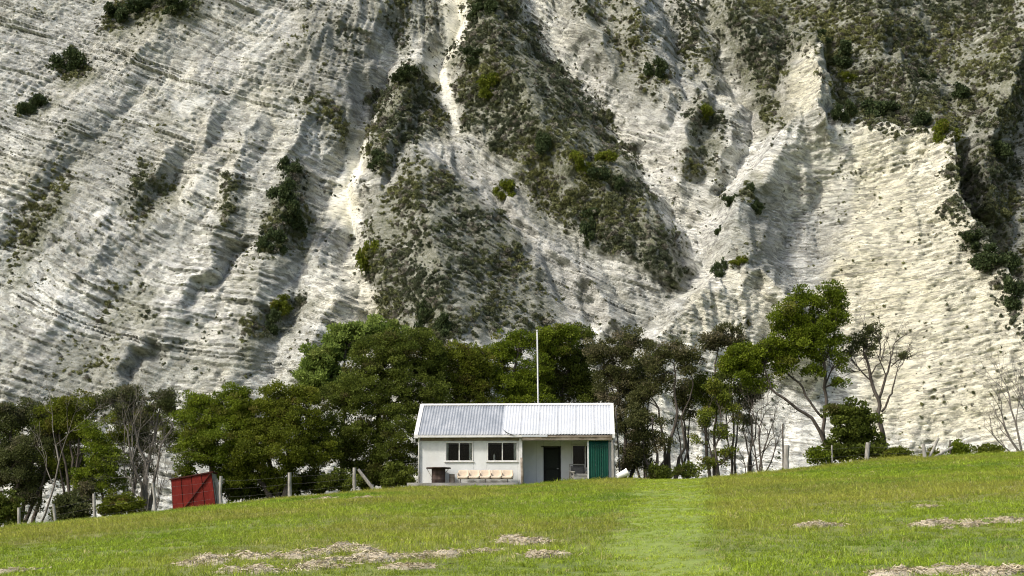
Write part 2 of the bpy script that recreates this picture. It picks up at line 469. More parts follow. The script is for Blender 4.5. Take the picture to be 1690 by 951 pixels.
SMOOTH = [
    ([(728, -60), (776, -60), (774, 45), (736, 90), (760, 200), (716, 140), (700, 90), (730, 40)], 1.0),
    ([(295, 300), (330, 262), (360, 300), (340, 325)], 0.6),
    ([(125, 350), (180, 328), (190, 345), (140, 355)], 0.7),
    ([(300, 380), (335, 374), (340, 388), (310, 388)], 0.6),
    ([(280, 165), (330, 140), (345, 150), (295, 185)], 0.8),
    ([(610, 180), (584, 300), (592, 375), (524, 345), (546, 270), (590, 190)], 0.85),
    ([(955, 520), (980, 520), (1005, 555), (975, 560)], 1.0),
]
def poly_sdf(U, V, pts):
    """signed distance in photograph pixels, positive inside"""
    inside = np.zeros(U.shape, bool); best = np.full(U.shape, 1e9)
    n = len(pts)
    for i in range(n):
        u0, v0 = pts[i]; u1, v1 = pts[(i + 1) % n]
        du, dv = u1 - u0, v1 - v0
        t = np.clip(((U - u0) * du + (V - v0) * dv) / (du * du + dv * dv + 1e-9), 0, 1)
        best = np.minimum(best, (U - u0 - t * du) ** 2 + (V - v0 - t * dv) ** 2)
        c = ((v0 > V) != (v1 > V)) & (U < du * (V - v0) / (dv + (1e-9 if dv == 0 else 0)) + u0)
        inside ^= c
    d = np.sqrt(best)
    return np.where(inside, d, -d)
def masks(U, V, table, soft, warp, seed):
    wu = U + warp * noise(U / 34, V / 34, seed) + 0.5 * warp * noise(U / 12, V / 12, seed + 1)
    wv = V + warp * noise(U / 34, V / 34, seed + 2) + 0.5 * warp * noise(U / 12, V / 12, seed + 3)
    m_ = np.zeros(U.shape)
    for pts, dens in table:
        m_ = np.maximum(m_, dens * sstep(-soft, soft, poly_sdf(wu, wv, pts)))
    return m_

def base_y(z):
    return np.where(z < 8, 100 + (z + 6) * 1.05, 114.7 + (z - 8) * 0.76)
ST = 0.22
cxs = axis(-94, 94, ST, -420, 420); czs = np.array(list(np.arange(-7, 97, ST)) + [98, 100, 103, 107, 112, 118, 126, 136])
CX, CZ = np.meshgrid(cxs, czs)
BY = base_y(CZ)
CU, CV = project(CX, BY - 5, CZ)
wU = CU + 14 * noise(CU / 60, CV / 60, 60) + 7 * noise(CU / 22, CV / 22, 61)
wV = CV + 14 * noise(CU / 60, CV / 60, 62) + 7 * noise(CU / 22, CV / 22, 63)
R = np.zeros(CX.shape)
for pts, wl, wr in RIDGES:
    R = np.maximum(R, poly_field(wU, wV, pts, wl, wr)) + 0.12 * np.minimum(R, poly_field(wU, wV, pts, wl, wr))
gul = np.zeros(CX.shape)
for pts, wl, wr in GULLIES:
    gul = gul + poly_field(wU, wV, pts, wl, wr)
R = R - gul
# masses that stand proud with a clean edge: the spire with the amphitheatre, the grey pyramid, the scrub spur
SPIRE = [(1325, 78), (1296, 108), (1284, 165), (1290, 215), (1262, 250), (1236, 290), (1198, 335), (1186, 440), (1130, 510), (1060, 580), (1000, 660), (1000, 900), (2000, 900), (1700, 640), (1665, 545), (1618, 450), (1553, 352), (1546, 238), (1470, 228), (1388, 206), (1362, 150), (1345, 102)]
nU = CU + 4 * noise(CU / 16, CV / 16, 64); nV = CV + 4 * noise(CU / 16, CV / 16, 65)
spire = sstep(-5, 6, poly_sdf(nU, nV, SPIRE))
R = R + 3.5 * spire + 1.5 * sstep(-5, 7, poly_sdf(nU, nV, [(690, 222), (640, 300), (588, 385), (600, 440), (645, 500), (655, 620), (1000, 620), (950, 450), (860, 360), (760, 285)]))
R = R + 1.5 * sstep(-5, 8, poly_sdf(nU, nV, [(768, -200), (862, -200), (862, 0), (905, 75), (1012, 195), (1085, 340), (1130, 470), (960, 395), (835, 265), (762, 190), (742, 95), (778, 40)]))
vegm = masks(CU, CV, VEG, 20, 18, 70)
greym = masks(CU, CV, GREY, 22, 22, 75)
creamm = masks(CU, CV, CREAM, 24, 22, 80)
smoothm = masks(CU, CV, SMOOTH, 5, 6, 85)
R = R + (0.9 + 0.6 * sstep(400, 650, CU)) * fbm(CX / 26, CZ / 26, 90, 3)
# spurs and runnels that follow the fall line: to the left on the left of the face, to the right in the middle
kf = np.interp(CU, [0, 500, 640, 750, 1150, 1250, 1690], [-.6, -.5, 0, .45, .35, -.25, -.3])
XF = CX + kf * (CZ - 40)
rn = 1 - np.abs(fbm(XF / 6.5, CZ / 17, 95, 3))
lf = sstep(350, 600, CU)
R = R + (0.6 + 0.5 * lf) * (rn - 0.7) * (1 - 0.8 * smoothm)
ch = np.clip(1 - np.abs(noise(XF / 5.0 + 0.8 * noise(CX / 7, CZ / 9, 97), CZ / 26, 98)) * 2.6, 0, 1)
ch = np.maximum(ch, 0.6 * np.clip(1 - np.abs(noise(XF / 2.4 + 0.7 * noise(CX / 4, CZ / 5, 99), CZ / 12, 100)) * 2.4, 0, 1))
ch = ch * sstep(-0.5, 0.4, fbm(CX / 16, CZ / 16, 104, 2)) * (0.6 + 0.4 * lf) * (1 - sstep(1180, 1260, CU) * sstep(180, 260, CV))
R = R - 1.15 * ch * (1 - smoothm)
# bedding: layers that dip to the right on the left of the face and turn over in the bowl on the right
au = np.array([-800, 0, 300, 560, 640, 720, 950, 1150, 1230, 1330, 1450, 1600, 2400]); aa = np.array([.42, .42, .40, .25, .05, .55, .75, .55, .3, .0, -.35, -.3, -.3])
ax_ = np.interp(cxs * 10.6 + 845, au, aa)
A = np.concatenate([[0], np.cumsum(0.5 * (ax_[1:] + ax_[:-1]) * np.diff(cxs))])
A = A - np.interp(-20, cxs, A)
S = CZ + A[None, :] * (0.55 + 0.45 * sstep(5, 55, CZ)) + 1.3 * noise(CX / 19, CZ / 19, 101) + 0.22 * noise(CX / 5, CZ / 5, 102) + 0.10 * noise(CX / 1.3, CZ / 1.3, 103)
def ledge(s, th, seed):
    q = s / th + 0.95 * noise(s / th * 0.41, s * 0, seed); k = np.floor(q); f = q - k
    amp = 0.12 + 1.35 * _hash(k, k * 0 + 3, seed) ** 2.2
    amp = amp * np.clip(0.8 + 0.8 * noise(CX / (th * 5.5) + k * 3.7, k * 1.3 + CZ * 0.05, seed + 5), 0, 1.5)     # a layer comes and goes along its length
    return amp * (sstep(0.0, 0.22, f) * (1 - 0.75 * sstep(0.30, 1.0, f)) - 0.4)
lm = sstep(-0.8, 0.2, fbm(CX / 11, CZ / 8, 110, 3)) * (1 - smoothm) * (1 - 0.5 * vegm)
lm = np.maximum(lm, 0.35 * (1 - smoothm))
lm = lm * (1 - 0.85 * np.maximum(creamm, 0.8 * spire) * sstep(1150, 1300, CU))
R = R + lm * ((0.95 - 0.3 * lf) * ledge(S, 1.7, 111) + (0.85 - 0.3 * lf) * ledge(S, 0.8, 112))
# broken rock
rough = (0.35 + 0.65 * sstep(-0.4, 0.5, fbm(CX / 9, CZ / 9, 120, 2))) * (1 - 0.9 * smoothm)
R = R + rough * (0.60 * (0.35 - np.abs(noise(CX / 3.2, S / 0.85, 121))) + 0.42 * (0.35 - np.abs(noise(CX / 1.5, S / 0.5, 122))) + 0.22 * noise(CX / 0.55, CZ / 0.5, 123))
R = R + rough * 0.45 * (0.35 - np.abs(noise(CX / 1.7, CZ / 1.5, 125))) * sstep(-0.1, 0.5, fbm(CX / 13, CZ / 10, 126, 2))
R = R + (1 - smoothm) * creamm * 0.45 * (0.35 - np.abs(noise((CX + 0.5 * CZ) / 2.6, (CZ - 0.5 * CX) / 0.8, 124)))
hi = sstep(-5, 2, CZ)
CY = BY - R * (0.25 + 0.75 * hi)
idx = np.arange(CX.size).reshape(CX.shape)
quads = np.stack([idx[:-1, :-1], idx[:-1, 1:], idx[1:, 1:], idx[1:, :-1]], -1).reshape(-1, 4)
cl_me = np_mesh('cliff', np.stack([CX, CY, CZ], -1).reshape(-1, 3), quads, 4)
color_attr(cl_me, 'cover', np.stack([vegm, greym, creamm], -1).reshape(-1, 3))
float_attr(cl_me, 'bed', S.ravel()); float_attr(cl_me, 'scree', smoothm.ravel())
fresh = np.clip(np.maximum(np.maximum(sstep(1.0, 4.0, gul), masks(CU, CV, WHITE, 26, 26, 88)), np.maximum(0.7 * ch, 0.7 * smoothm)) + 0.25 * fbm(CX / 7, CZ / 5, 127, 3), 0, 1)
float_attr(cl_me, 'fresh', fresh.ravel())
m, nt, b = new_mat('chalky_rock')
v = coord(nt)
cov = node(nt, 'ShaderNodeAttribute', attribute_name='cover'); bed = node(nt, 'ShaderNodeAttribute', attribute_name='bed'); scr = node(nt, 'ShaderNodeAttribute', attribute_name='scree')
sep = nt.nodes.new('ShaderNodeSeparateColor'); nt.links.new(cov.outputs['Color'], sep.inputs[0])
sx = nt.nodes.new('ShaderNodeSeparateXYZ'); nt.links.new(v, sx.inputs[0])
vs_ = nt.nodes.new('ShaderNodeCombineXYZ'); nt.links.new(math_n(nt, 'MULTIPLY', sx.outputs[0], 0.36), vs_.inputs[0]); nt.links.new(math_n(nt, 'MULTIPLY', sx.outputs[1], 0.30), vs_.inputs[1]); nt.links.new(math_n(nt, 'MULTIPLY', bed.outputs['Fac'], 1.35), vs_.inputs[2])
vb_ = vs_.outputs[0]        # rock coordinates stretched along the bedding
nA = noise_n(nt, 0.09, 6, 0.65, v); nB = noise_n(nt, 0.9, 6, 0.72, vb_); nC = noise_n(nt, 3.2, 4, 0.7, v)
c = ramp(nt, nB, [(0.30, (0.17, 0.177, 0.160)), (0.46, (0.33, 0.34, 0.31)), (0.70, (0.50, 0.51, 0.465))])
frs = node(nt, 'ShaderNodeAttribute', attribute_name='fresh')
c = mix_rgb(nt, frs.outputs['Fac'], c, ramp(nt, nB, [(0.28, (0.42, 0.43, 0.395)), (0.45, (0.66, 0.665, 0.615)), (0.70, (0.78, 0.785, 0.73))]))
c = mix_rgb(nt, math_n(nt, 'MULTIPLY', ramp(nt, nA, [(0.50, (0, 0, 0)), (0.66, (1, 1, 1))]), 0.30), c, (0.50, 0.47, 0.34))
c = mix_rgb(nt, math_n(nt, 'MULTIPLY', sep.outputs[2], 0.85), c, mix_rgb(nt, nB, (0.50, 0.47, 0.32), (0.74, 0.70, 0.52)))
c = mix_rgb(nt, math_n(nt, 'MULTIPLY', sep.outputs[1], ramp(nt, nB, [(0.3, (1.0,) * 3), (0.75, (0.55,) * 3)])), c, mix_rgb(nt, nC, (0.21, 0.21, 0.20), (0.40, 0.40, 0.37)))
# bedding joints
comb = nt.nodes.new('ShaderNodeCombineXYZ'); nt.links.new(math_n(nt, 'MULTIPLY', bed.outputs['Fac'], 3.1), comb.inputs[0])
nt.links.new(math_n(nt, 'MULTIPLY', sx.outputs[0], 0.12), comb.inputs[1])
nJ = noise_n(nt, 1.0, 4, 0.68, comb.outputs[0])
joint = ramp(nt, nJ, [(0.36, (1, 1, 1)), (0.46, (0, 0, 0))])
c = mix_rgb(nt, math_n(nt, 'MULTIPLY', math_n(nt, 'MULTIPLY', joint, 0.75), ramp(nt, scr.outputs['Fac'], [(0, (1, 1, 1)), (1, (0, 0, 0))])), c, (0.27, 0.265, 0.235))
# jointed blocks: each weathers to a tone of its own
vb = nt.nodes.new('ShaderNodeCombineXYZ'); nt.links.new(math_n(nt, 'MULTIPLY', bed.outputs['Fac'], 1.9), vb.inputs[0]); nt.links.new(math_n(nt, 'MULTIPLY', sx.outputs[0], 0.95), vb.inputs[1]); nt.links.new(math_n(nt, 'MULTIPLY', sx.outputs[1], 0.5), vb.inputs[2])
wv = nt.nodes.new('ShaderNodeVectorMath'); wv.operation = 'ADD'; nt.links.new(vb.outputs[0], wv.inputs[0])
wn_ = node(nt, 'ShaderNodeTexNoise'); wn_.inputs['Scale'].default_value = 1.3; wn_.inputs['Detail'].default_value = 3; nt.links.new(v, wn_.inputs['Vector'])
wsc = nt.nodes.new('ShaderNodeVectorMath'); wsc.operation = 'SCALE'; wsc.inputs['Scale'].default_value = 0.9; nt.links.new(wn_.outputs['Color'], wsc.inputs[0]); nt.links.new(wsc.outputs[0], wv.inputs[1])
vor = node(nt, 'ShaderNodeTexVoronoi'); vor.inputs['Scale'].default_value = 1.0; nt.links.new(wv.outputs[0], vor.inputs['Vector'])
cs = nt.nodes.new('ShaderNodeSeparateColor'); nt.links.new(vor.outputs['Color'], cs.inputs[0])
blk = ramp(nt, cs.outputs[0], [(0.0, (0.45, 0.45, 0.445)), (0.35, (0.90, 0.90, 0.89)), (1.0, (1.18, 1.18, 1.16))])
c = mix_rgb(nt, ramp(nt, scr.outputs['Fac'], [(0, (0.85,) * 3), (1, (0, 0, 0))]), c, mix_rgb(nt, 1.0, c, blk, 'MULTIPLY'))
# lichen and dust in small specks
spk = ramp(nt, noise_n(nt, 2.6, 6, 0.8, vb_), [(0.51, (0, 0, 0)), (0.585, (1, 1, 1))])
c = mix_rgb(nt, math_n(nt, 'MULTIPLY', spk, 0.72), c, (0.17, 0.165, 0.125))
# thin turf and litter where scrub grows
soil = ramp(nt, nC, [(0.3, (0.062, 0.070, 0.036)), (0.52, (0.125, 0.13, 0.08)), (0.72, (0.30, 0.30, 0.25))])
vf = math_n(nt, 'MULTIPLY', sep.outputs[0], ramp(nt, noise_n(nt, 0.7, 5, 0.7, v), [(0.34, (0.42,) * 3), (0.56, (1, 1, 1))]))
c = mix_rgb(nt, vf, c, soil)
nt.links.new(c, b.inputs['Base Color']); b.inputs['Roughness'].default_value = 0.95; b.inputs['Specular IOR Level'].default_value = 0.15
h = math_n(nt, 'ADD', math_n(nt, 'ADD', math_n(nt, 'MULTIPLY', nJ, 0.8), math_n(nt, 'MULTIPLY', vor.outputs['Distance'], -0.35)), noise_n(nt, 2.4, 6, 0.75, vb_))
h = math_n(nt, 'MULTIPLY', h, ramp(nt, scr.outputs['Fac'], [(0, (1, 1, 1)), (1, (0.15,) * 3)]))
bump_n(nt, b, h, 1.0, 0.45)
tag(link_mesh('cliff', cl_me, m), kind='structure')
def cliff_y(x, z):
    j = np.clip(np.searchsorted(cxs, x), 1, len(cxs) - 1); i = np.clip(np.searchsorted(czs, z), 1, len(czs) - 1)
    return CY[i, j]
def cliff_hit(u, v):
    """point of the cliff face seen at a photograph position"""
    d = ray(u, v)
    t = np.arange(180, 330, 0.25)
    P = np.array(CAM)[None] + d[None] * t[:, None]
    k = np.argmax(P[:, 1] > cliff_y(P[:, 0], P[:, 2]))
    return P[k]

# ------------------------------------------------------------------ foliage and wood
def leaf_mat(name, dark, light, warm=None, transl=0.35, rough=0.6):
    m, nt, b = new_mat(name)
    a = node(nt, 'ShaderNodeAttribute', attribute_name='tint')
    s = nt.nodes.new('ShaderNodeSeparateColor'); nt.links.new(a.outputs['Color'], s.inputs[0])
    c = mix_rgb(nt, s.outputs[0], dark, light)
    if warm is not None:
        c = mix_rgb(nt, s.outputs[1], c, warm)
    nt.links.new(c, b.inputs['Base Color']); b.inputs['Roughness'].default_value = rough
    b.inputs['Specular IOR Level'].default_value = 0.08
    tr = nt.nodes.new('ShaderNodeBsdfTranslucent'); nt.links.new(c, tr.inputs['Color'])
    mx = nt.nodes.new('ShaderNodeMixShader'); mx.inputs[0].default_value = transl
    nt.links.new(b.outputs[0], mx.inputs[1]); nt.links.new(tr.outputs[0], mx.inputs[2])
    nt.links.new(mx.outputs[0], nt.nodes['Material Output'].inputs['Surface'])
    return m
M_DARK = leaf_mat('leaf_dark', (0.044, 0.064, 0.010), (0.125, 0.152, 0.024), (0.10, 0.085, 0.035))
M_OLIVE = leaf_mat('leaf_olive', (0.054, 0.072, 0.008), (0.160, 0.188, 0.020), (0.13, 0.10, 0.03))
M_BRIGHT = leaf_mat('leaf_bright', (0.050, 0.080, 0.006), (0.170, 0.215, 0.018), (0.14, 0.13, 0.03))
M_LIME = leaf_mat('leaf_lime', (0.075, 0.12, 0.02), (0.24, 0.31, 0.07), (0.2, 0.2, 0.06))
M_BROWN = leaf_mat('leaf_brownish', (0.038, 0.046, 0.013), (0.108, 0.110, 0.040), (0.20, 0.165, 0.11))
M_GREYLEAF = leaf_mat('leaf_grey', (0.040, 0.052, 0.016), (0.112, 0.125, 0.045), (0.17, 0.15, 0.10))
M_SCRUB = leaf_mat('leaf_scrub', (0.016, 0.024, 0.010), (0.060, 0.072, 0.028), (0.095, 0.08, 0.035), 0.15)
M_BARK = surf('bark_dark', (0.035, 0.028, 0.022), (0.10, 0.085, 0.07), 0.9, 4, (1, 1, 0.2), 0.6, bdist=0.02)
M_BARKP = surf('bark_pale', (0.075, 0.067, 0.056), (0.18, 0.165, 0.14), 0.9, 4, (1, 1, 0.2), 0.5, bdist=0.02)

def unit(a): return a / (np.linalg.norm(a, axis=-1, keepdims=True) + 1e-9)
def leaf_cloud(name, centers, radii, per, rng, leaf=(0.11, 0.036), flat=0.75, warm=0.15, up=0.5):
    """many small leaf faces in clumps: centers (n,3), radii (n,), per leaves in a clump of radius 0.5"""
    cnt = np.maximum(8, (per * (radii / 0.5) ** 2).astype(int))
    ci = np.repeat(np.arange(len(centers)), cnt); n = len(ci)
    d = unit(rng.normal(size=(n, 3)))
    rr = rng.random(n) ** 0.45
    off = d * (rr * radii[ci])[:, None]; off[:, 2] *= flat
    p = centers[ci] + off
    axis_ = unit(d * 0.7 + rng.normal(size=(n, 3)) * 0.55 + np.array([0, 0, up]))
    side = unit(np.cross(axis_, rng.normal(size=(n, 3))))
    ln = leaf[0] * (0.6 + 0.8 * rng.random(n))[:, None]; wd = leaf[1] * (0.6 + 0.8 * rng.random(n))[:, None]
    nor = np.cross(axis_, side)
    mid = p + axis_ * ln * 0.45 + nor * ln * 0.08
    V_ = np.stack([p, mid + side * wd, p + axis_ * ln, mid - side * wd], 1).reshape(-1, 3)
    Fq = np.arange(n * 4).reshape(-1, 4)
    me = np_mesh(name, V_, Fq, 4)
    ct = rng.random(len(centers)); cw = (rng.random(len(centers)) < warm) * rng.random(len(centers))
    t = np.clip(0.15 + 0.55 * ct[ci] + 0.35 * rng.random(n) - 0.1, 0, 1)
    w = np.clip(cw[ci] * (0.4 + 0.6 * rng.random(n)), 0, 1)
    rgb = np.stack([t, w, w * 0], -1)
    color_attr(me, 'tint', np.repeat(rgb, 4, axis=0))
    return me
def lobe_clumps(lobes, rng, clump=0.5, dens=1.0, inner=0.25, gap=0.0):
    """clump centres over the surface (and a few inside) of uneven ellipsoids (cx,cy,cz,rx,ry,rz)"""
    C, Rr = [], []
    for (cx, cy, cz, rx, ry, rz) in lobes:
        area = 4 * math.pi * ((rx * ry) ** 1.6 / 3 + (rx * rz) ** 1.6 / 3 + (ry * rz) ** 1.6 / 3) ** (1 / 1.6)
        n = max(5, int(dens * area / (clump * clump * 1.7)))
        d = unit(rng.normal(size=(n, 3)))
        lump = 0.90 + 0.50 * noise(d[:, 0] * 2.6 + cx, d[:, 1] * 2.6 + d[:, 2] * 2.8 + cz, 7)
        r = np.where(rng.random(n) < inner, 0.35 + 0.4 * rng.random(n), 0.85 + 0.22 * rng.random(n)) * lump
        p = np.array([cx, cy, cz]) + d * r[:, None] * np.array([rx, ry, rz])
        if gap > 0:
            keep = noise(p[:, 0] * 0.9 + 3, p[:, 2] * 0.9 + p[:, 1] * 0.4, 9) > gap - 0.5
            p = p[keep]
        C.append(p); Rr.append(clump * (0.4 + 0.95 * rng.random(len(p))))
    return np.concatenate(C), np.concatenate(Rr)
def wiggle(a, b, n, amp, rng, sag=0.0):
    a = np.array(a, float); b = np.array(b, float); L = np.linalg.norm(b - a)
    t = np.linspace(0, 1, n)[:, None]; p = a + (b - a) * t
    k = rng.normal(size=(n, 3)) * amp * L; k[0] = 0; k[-1] = 0
    k[1:-1] = (k[:-2] + 2 * k[1:-1] + k[2:]) / 3
    p = p + k
    p[:, 2] += sag * L * np.sin(np.pi * t[:, 0])
    return p
def fork(mb, p, d, L, r, depth, rng, spread=0.6, up=0.25, n=5, ends=None):
    """bare branching wood"""
    e = p + d * L
    path = wiggle(p, e, 4, 0.06, rng)
    mb.tube(path, list(np.linspace(r, r * 0.62, 4)), n, cap=(depth == 0))
    if depth == 0:
        if ends is not None: ends.append(e)
        return
    k = 2 + (rng.random() < 0.55)
    for i in range(k):
        nd = unit(d + rng.normal(size=3) * spread + np.array([0, 0, up]))
        s = path[-1] if (i < 2 or depth < 2) else path[2]
        fork(mb, s, nd, L * (0.62 + 0.25 * rng.random()), r * (0.5 + 0.12 * rng.random()), depth - 1, rng, spread, up, max(3, n - 1), ends)
def px_lobes(Y, lobes, depth=0.9):
    out = []
    for L in lobes:
        u, v, ru, rv = L[:4]; dy = L[4] if len(L) > 4 else 0.0
        p = at(u, v, Y + dy); s = ppm(Y + dy)
        out.append((p[0], p[1], p[2], ru / s, depth * (ru + rv) / 2 / s, rv / s))
    return out
def base_pt(u, Y):
    x = at(u, 780, Y)[0]; return np.array([x, Y, gz(x, Y) - 0.1])
def tree(name, label, cat, Y, base_u, lobes, leafm, seed, stems=None, bark=None, clump=0.42, per=220, dens=0.85, leaf=(0.125, 0.038), trunk_r=0.16,
         warm=0.15, gap=0.0, inner=0.25, group=None, twigs=5, flat=0.58, limb_amp=0.05, fine=0):
    """lobes in photograph positions (u, v, ru, rv[, dy]); stems: list of [(u, v, dy, radius), ...] paths seen in the photograph"""
    rng = np.random.default_rng(seed)
    L = px_lobes(Y, lobes); b0 = base_pt(base_u, Y)
    root = empty(name, tuple(b0)); tag(root, label, cat, group)
    mb = MB(); nodes_ = []
    if stems:
        for st in stems:
            pts = [np.array(b0) if q is None else at(q[0], q[1], Y + q[2]) for q in st]; rad = [trunk_r if q is None else q[3] for q in st]
            dense_p, dense_r = [], []
            for i in range(len(pts) - 1):
                w = wiggle(pts[i], pts[i + 1], 5, limb_amp, rng)[:-1]
                dense_p += list(w); dense_r += list(np.linspace(rad[i], rad[i + 1], 5)[:-1])
            dense_p.append(pts[-1]); dense_r.append(rad[-1])
            mb.tube([p - b0 for p in dense_p], dense_r, 7)
            nodes_ += list(zip(dense_p[2:], dense_r[2:]))
            for q in range(fine):
                k = rng.integers(len(dense_p) // 2, len(dense_p)); dd = unit(dense_p[k] - dense_p[k - 1])
                fork(mb, dense_p[k] - b0, unit(dd + rng.normal(size=3) * 0.6 + np.array([0, 0, 0.2])), 0.55 + 0.4 * rng.random(), 0.022, 2, rng, 0.5, 0.15, 4)
    else:
        zt = max(l[2] for l in L); top = np.array([np.mean([l[0] for l in L]), Y, zt])
        w = wiggle(b0, top, 9, 0.03, rng); rr = np.linspace(trunk_r, trunk_r * 0.3, 9)
        mb.tube(w - b0, list(rr), 8); nodes_ += list(zip(w[1:], rr[1:]))
    NP = np.array([q[0] for q in nodes_]); NR = [q[1] for q in nodes_]
    C, Rr = lobe_clumps(L, rng, clump, dens, inner, gap)
    for l in L:
        c = np.array(l[:3]); cost = np.linalg.norm(NP - c, axis=1) + np.where(NP[:, 2] > c[2] - 0.2, 1.5, 0)
        k = int(np.argmin(cost))
        path = wiggle(NP[k], c, 6, 0.06, rng, 0.05); r0 = min(NR[k] * 0.7, 0.07)
        mb.tube([p - b0 for p in path], list(np.linspace(r0, 0.025, 6)), 5)
        dd = np.linalg.norm(C - c, axis=1); order = rng.permutation(np.where(dd < max(l[3:]) * 1.15)[0])[:twigs]
        for q in order:
            s = path[rng.integers(2, 6)]
            mb.tube([p - b0 for p in wiggle(s, C[q], 4, 0.08, rng)], [0.022, 0.018, 0.014, 0.008], 4)
    mb.build('trunk', bark or M_BARK, root, smooth=True)
    me = leaf_cloud('crown', C - b0, Rr, per, rng, leaf, flat, warm)
    link_mesh('crown', me, leafm, root)
    return root

# ------------------------------------------------------------------ hut
HUT_RZ = math.radians(-2.6)
hut = empty('hut', (0.08, 0.0, 0.0), HUT_RZ)
tag(hut, 'small white gabled hut with corrugated roof and open porch at paddock edge', 'hut')
M_WALL = surf('wall_paint', (0.50, 0.515, 0.495), (0.57, 0.585, 0.565), 0.75, 1.4, (1, 1, 0.6), 0.08, (0.48, 0.47, 0.42), 0.45)
M_TRIM = surf('white_trim', (0.50, 0.50, 0.475), (0.60, 0.60, 0.575), 0.6, 5, (1, 1, 1), 0.15, (0.36, 0.33, 0.27), 0.6)
M_ROOFW = surf('roof_white', (0.40, 0.42, 0.435), (0.46, 0.48, 0.495), 0.55, 1.2, (1, 1, 0.4), 0.05, (0.44, 0.45, 0.45), 0.4)
M_ROOFG = surf('roof_galvanised', (0.20, 0.22, 0.24), (0.28, 0.30, 0.32), 0.6, 1.6, (1.4, 0.5, 0.5), 0.05, (0.42, 0.43, 0.435), 0.5, metal=0.1)
M_RUST = surf('weathered_timber', (0.15, 0.12, 0.09), (0.30, 0.26, 0.21), 0.9, 5, (0.4, 1, 1), 0.4, (0.10, 0.075, 0.05), 0.6)
M_GREYWOOD = surf('grey_timber', (0.17, 0.16, 0.14), (0.36, 0.345, 0.31), 0.9, 6, (1, 1, 0.25), 0.5, (0.10, 0.10, 0.07), 0.5)
M_GREEN = surf('green_sheet', (0.005, 0.038, 0.026), (0.007, 0.052, 0.036), 0.45, 2.0, (1, 1, 0.3), 0.05, (0.02, 0.04, 0.03), 0.5, spec=0.08)
M_DOOR = surf('door_dark', (0.006, 0.007, 0.006), (0.013, 0.015, 0.013), 0.6, 5, (1, 1, 1), 0.1, spec=0.08)
M_MESH = surf('door_mesh', (0.012, 0.015, 0.012), (0.024, 0.028, 0.022), 0.85, 60, (1, 1, 1), 0.3, spec=0.08)
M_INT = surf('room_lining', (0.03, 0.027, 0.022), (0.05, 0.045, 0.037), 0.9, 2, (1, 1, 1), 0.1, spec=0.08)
M_CURT = surf('curtain', (0.50, 0.49, 0.45), (0.66, 0.65, 0.60), 0.9, 8, (6, 6, 0.4), 0.3)
M_CONC = surf('concrete', (0.24, 0.235, 0.215), (0.36, 0.35, 0.32), 0.9, 3, (1, 1, 1), 0.3, (0.16, 0.15, 0.13), 0.5)
m, nt, b = new_mat('window_glass')
tr = nt.nodes.new('ShaderNodeBsdfTransparent'); tr.inputs[0].default_value = (0.78, 0.80, 0.79, 1)
gl = nt.nodes.new('ShaderNodeBsdfGlossy'); gl.inputs['Roughness'].default_value = 0.05
fr = nt.nodes.new('ShaderNodeFresnel'); fr.inputs[0].default_value = 1.22
mx = nt.nodes.new('ShaderNodeMixShader'); nt.links.new(fr.outputs[0], mx.inputs[0]); nt.links.new(tr.outputs[0], mx.inputs[1]); nt.links.new(gl.outputs[0], mx.inputs[2])
nt.links.new(mx.outputs[0], nt.nodes['Material Output'].inputs['Surface'])
M_GLASS = m

XL, XP, XR, YB = -5.14, 0.42, 5.36, 6.0
ZE, ZR = 2.50, 4.58
YE0, YRID, YE1 = -0.36, 3.0, 6.36
slope = (ZR - 2.60) / (YRID - YE0)
def zroof(y): return ZR - slope * abs(y - YRID)
W1 = (-3.76, -2.20, 1.16, 2.24); W2 = (-1.46, 0.24, 1.16, 2.24)
def panel(x0, x1, z0, z1, y0=0.0, y1=0.05, mat=M_WALL):
    MB().box(x0, x1, y0, y1, z0, z1).build('wall_panel', mat, hut, bevel=0.004)
g = 0.007
# front wall sheets, with the joints the sheets leave
for (x0, x1, z0, z1) in [(XL, W1[0], -0.12, 2.30), (W1[0], W1[1], -0.12, W1[2]), (W1[0], W1[1], W1[3], 2.30), (W1[1], W2[0], -0.12, 2.30),
                         (W2[0], W2[1], -0.12, W2[2]), (W2[0], W2[1], W2[3], 2.30), (W2[1], XP, -0.12, 2.30)]:
    panel(x0 + g / 2, x1 - g / 2, z0, z1)
mb = MB()
for (x0, x1, z0, z1) in [(XL, W1[0], -0.12, 2.30), (W1[1], W2[0], -0.12, 2.30), (W2[1], XP, -0.12, 2.30), (W1[0], W1[1], -0.12, W1[2]), (W2[0], W2[1], -0.12, W2[2]),
                         (W1[0], W1[1], W1[3], 2.30), (W2[0], W2[1], W2[3], 2.30)]:
    mb.box(x0 + 0.02, x1 - 0.02, 0.053, 0.10, z0 + 0.01, z1 - 0.005)
mb.build('wall_framing', M_INT, hut)
# top plate and frieze board under the eave
MB().box(XL + 0.02, XP, -0.012, 0.09, 2.304, 2.52).build('frieze_board', M_RUST, hut, bevel=0.004)
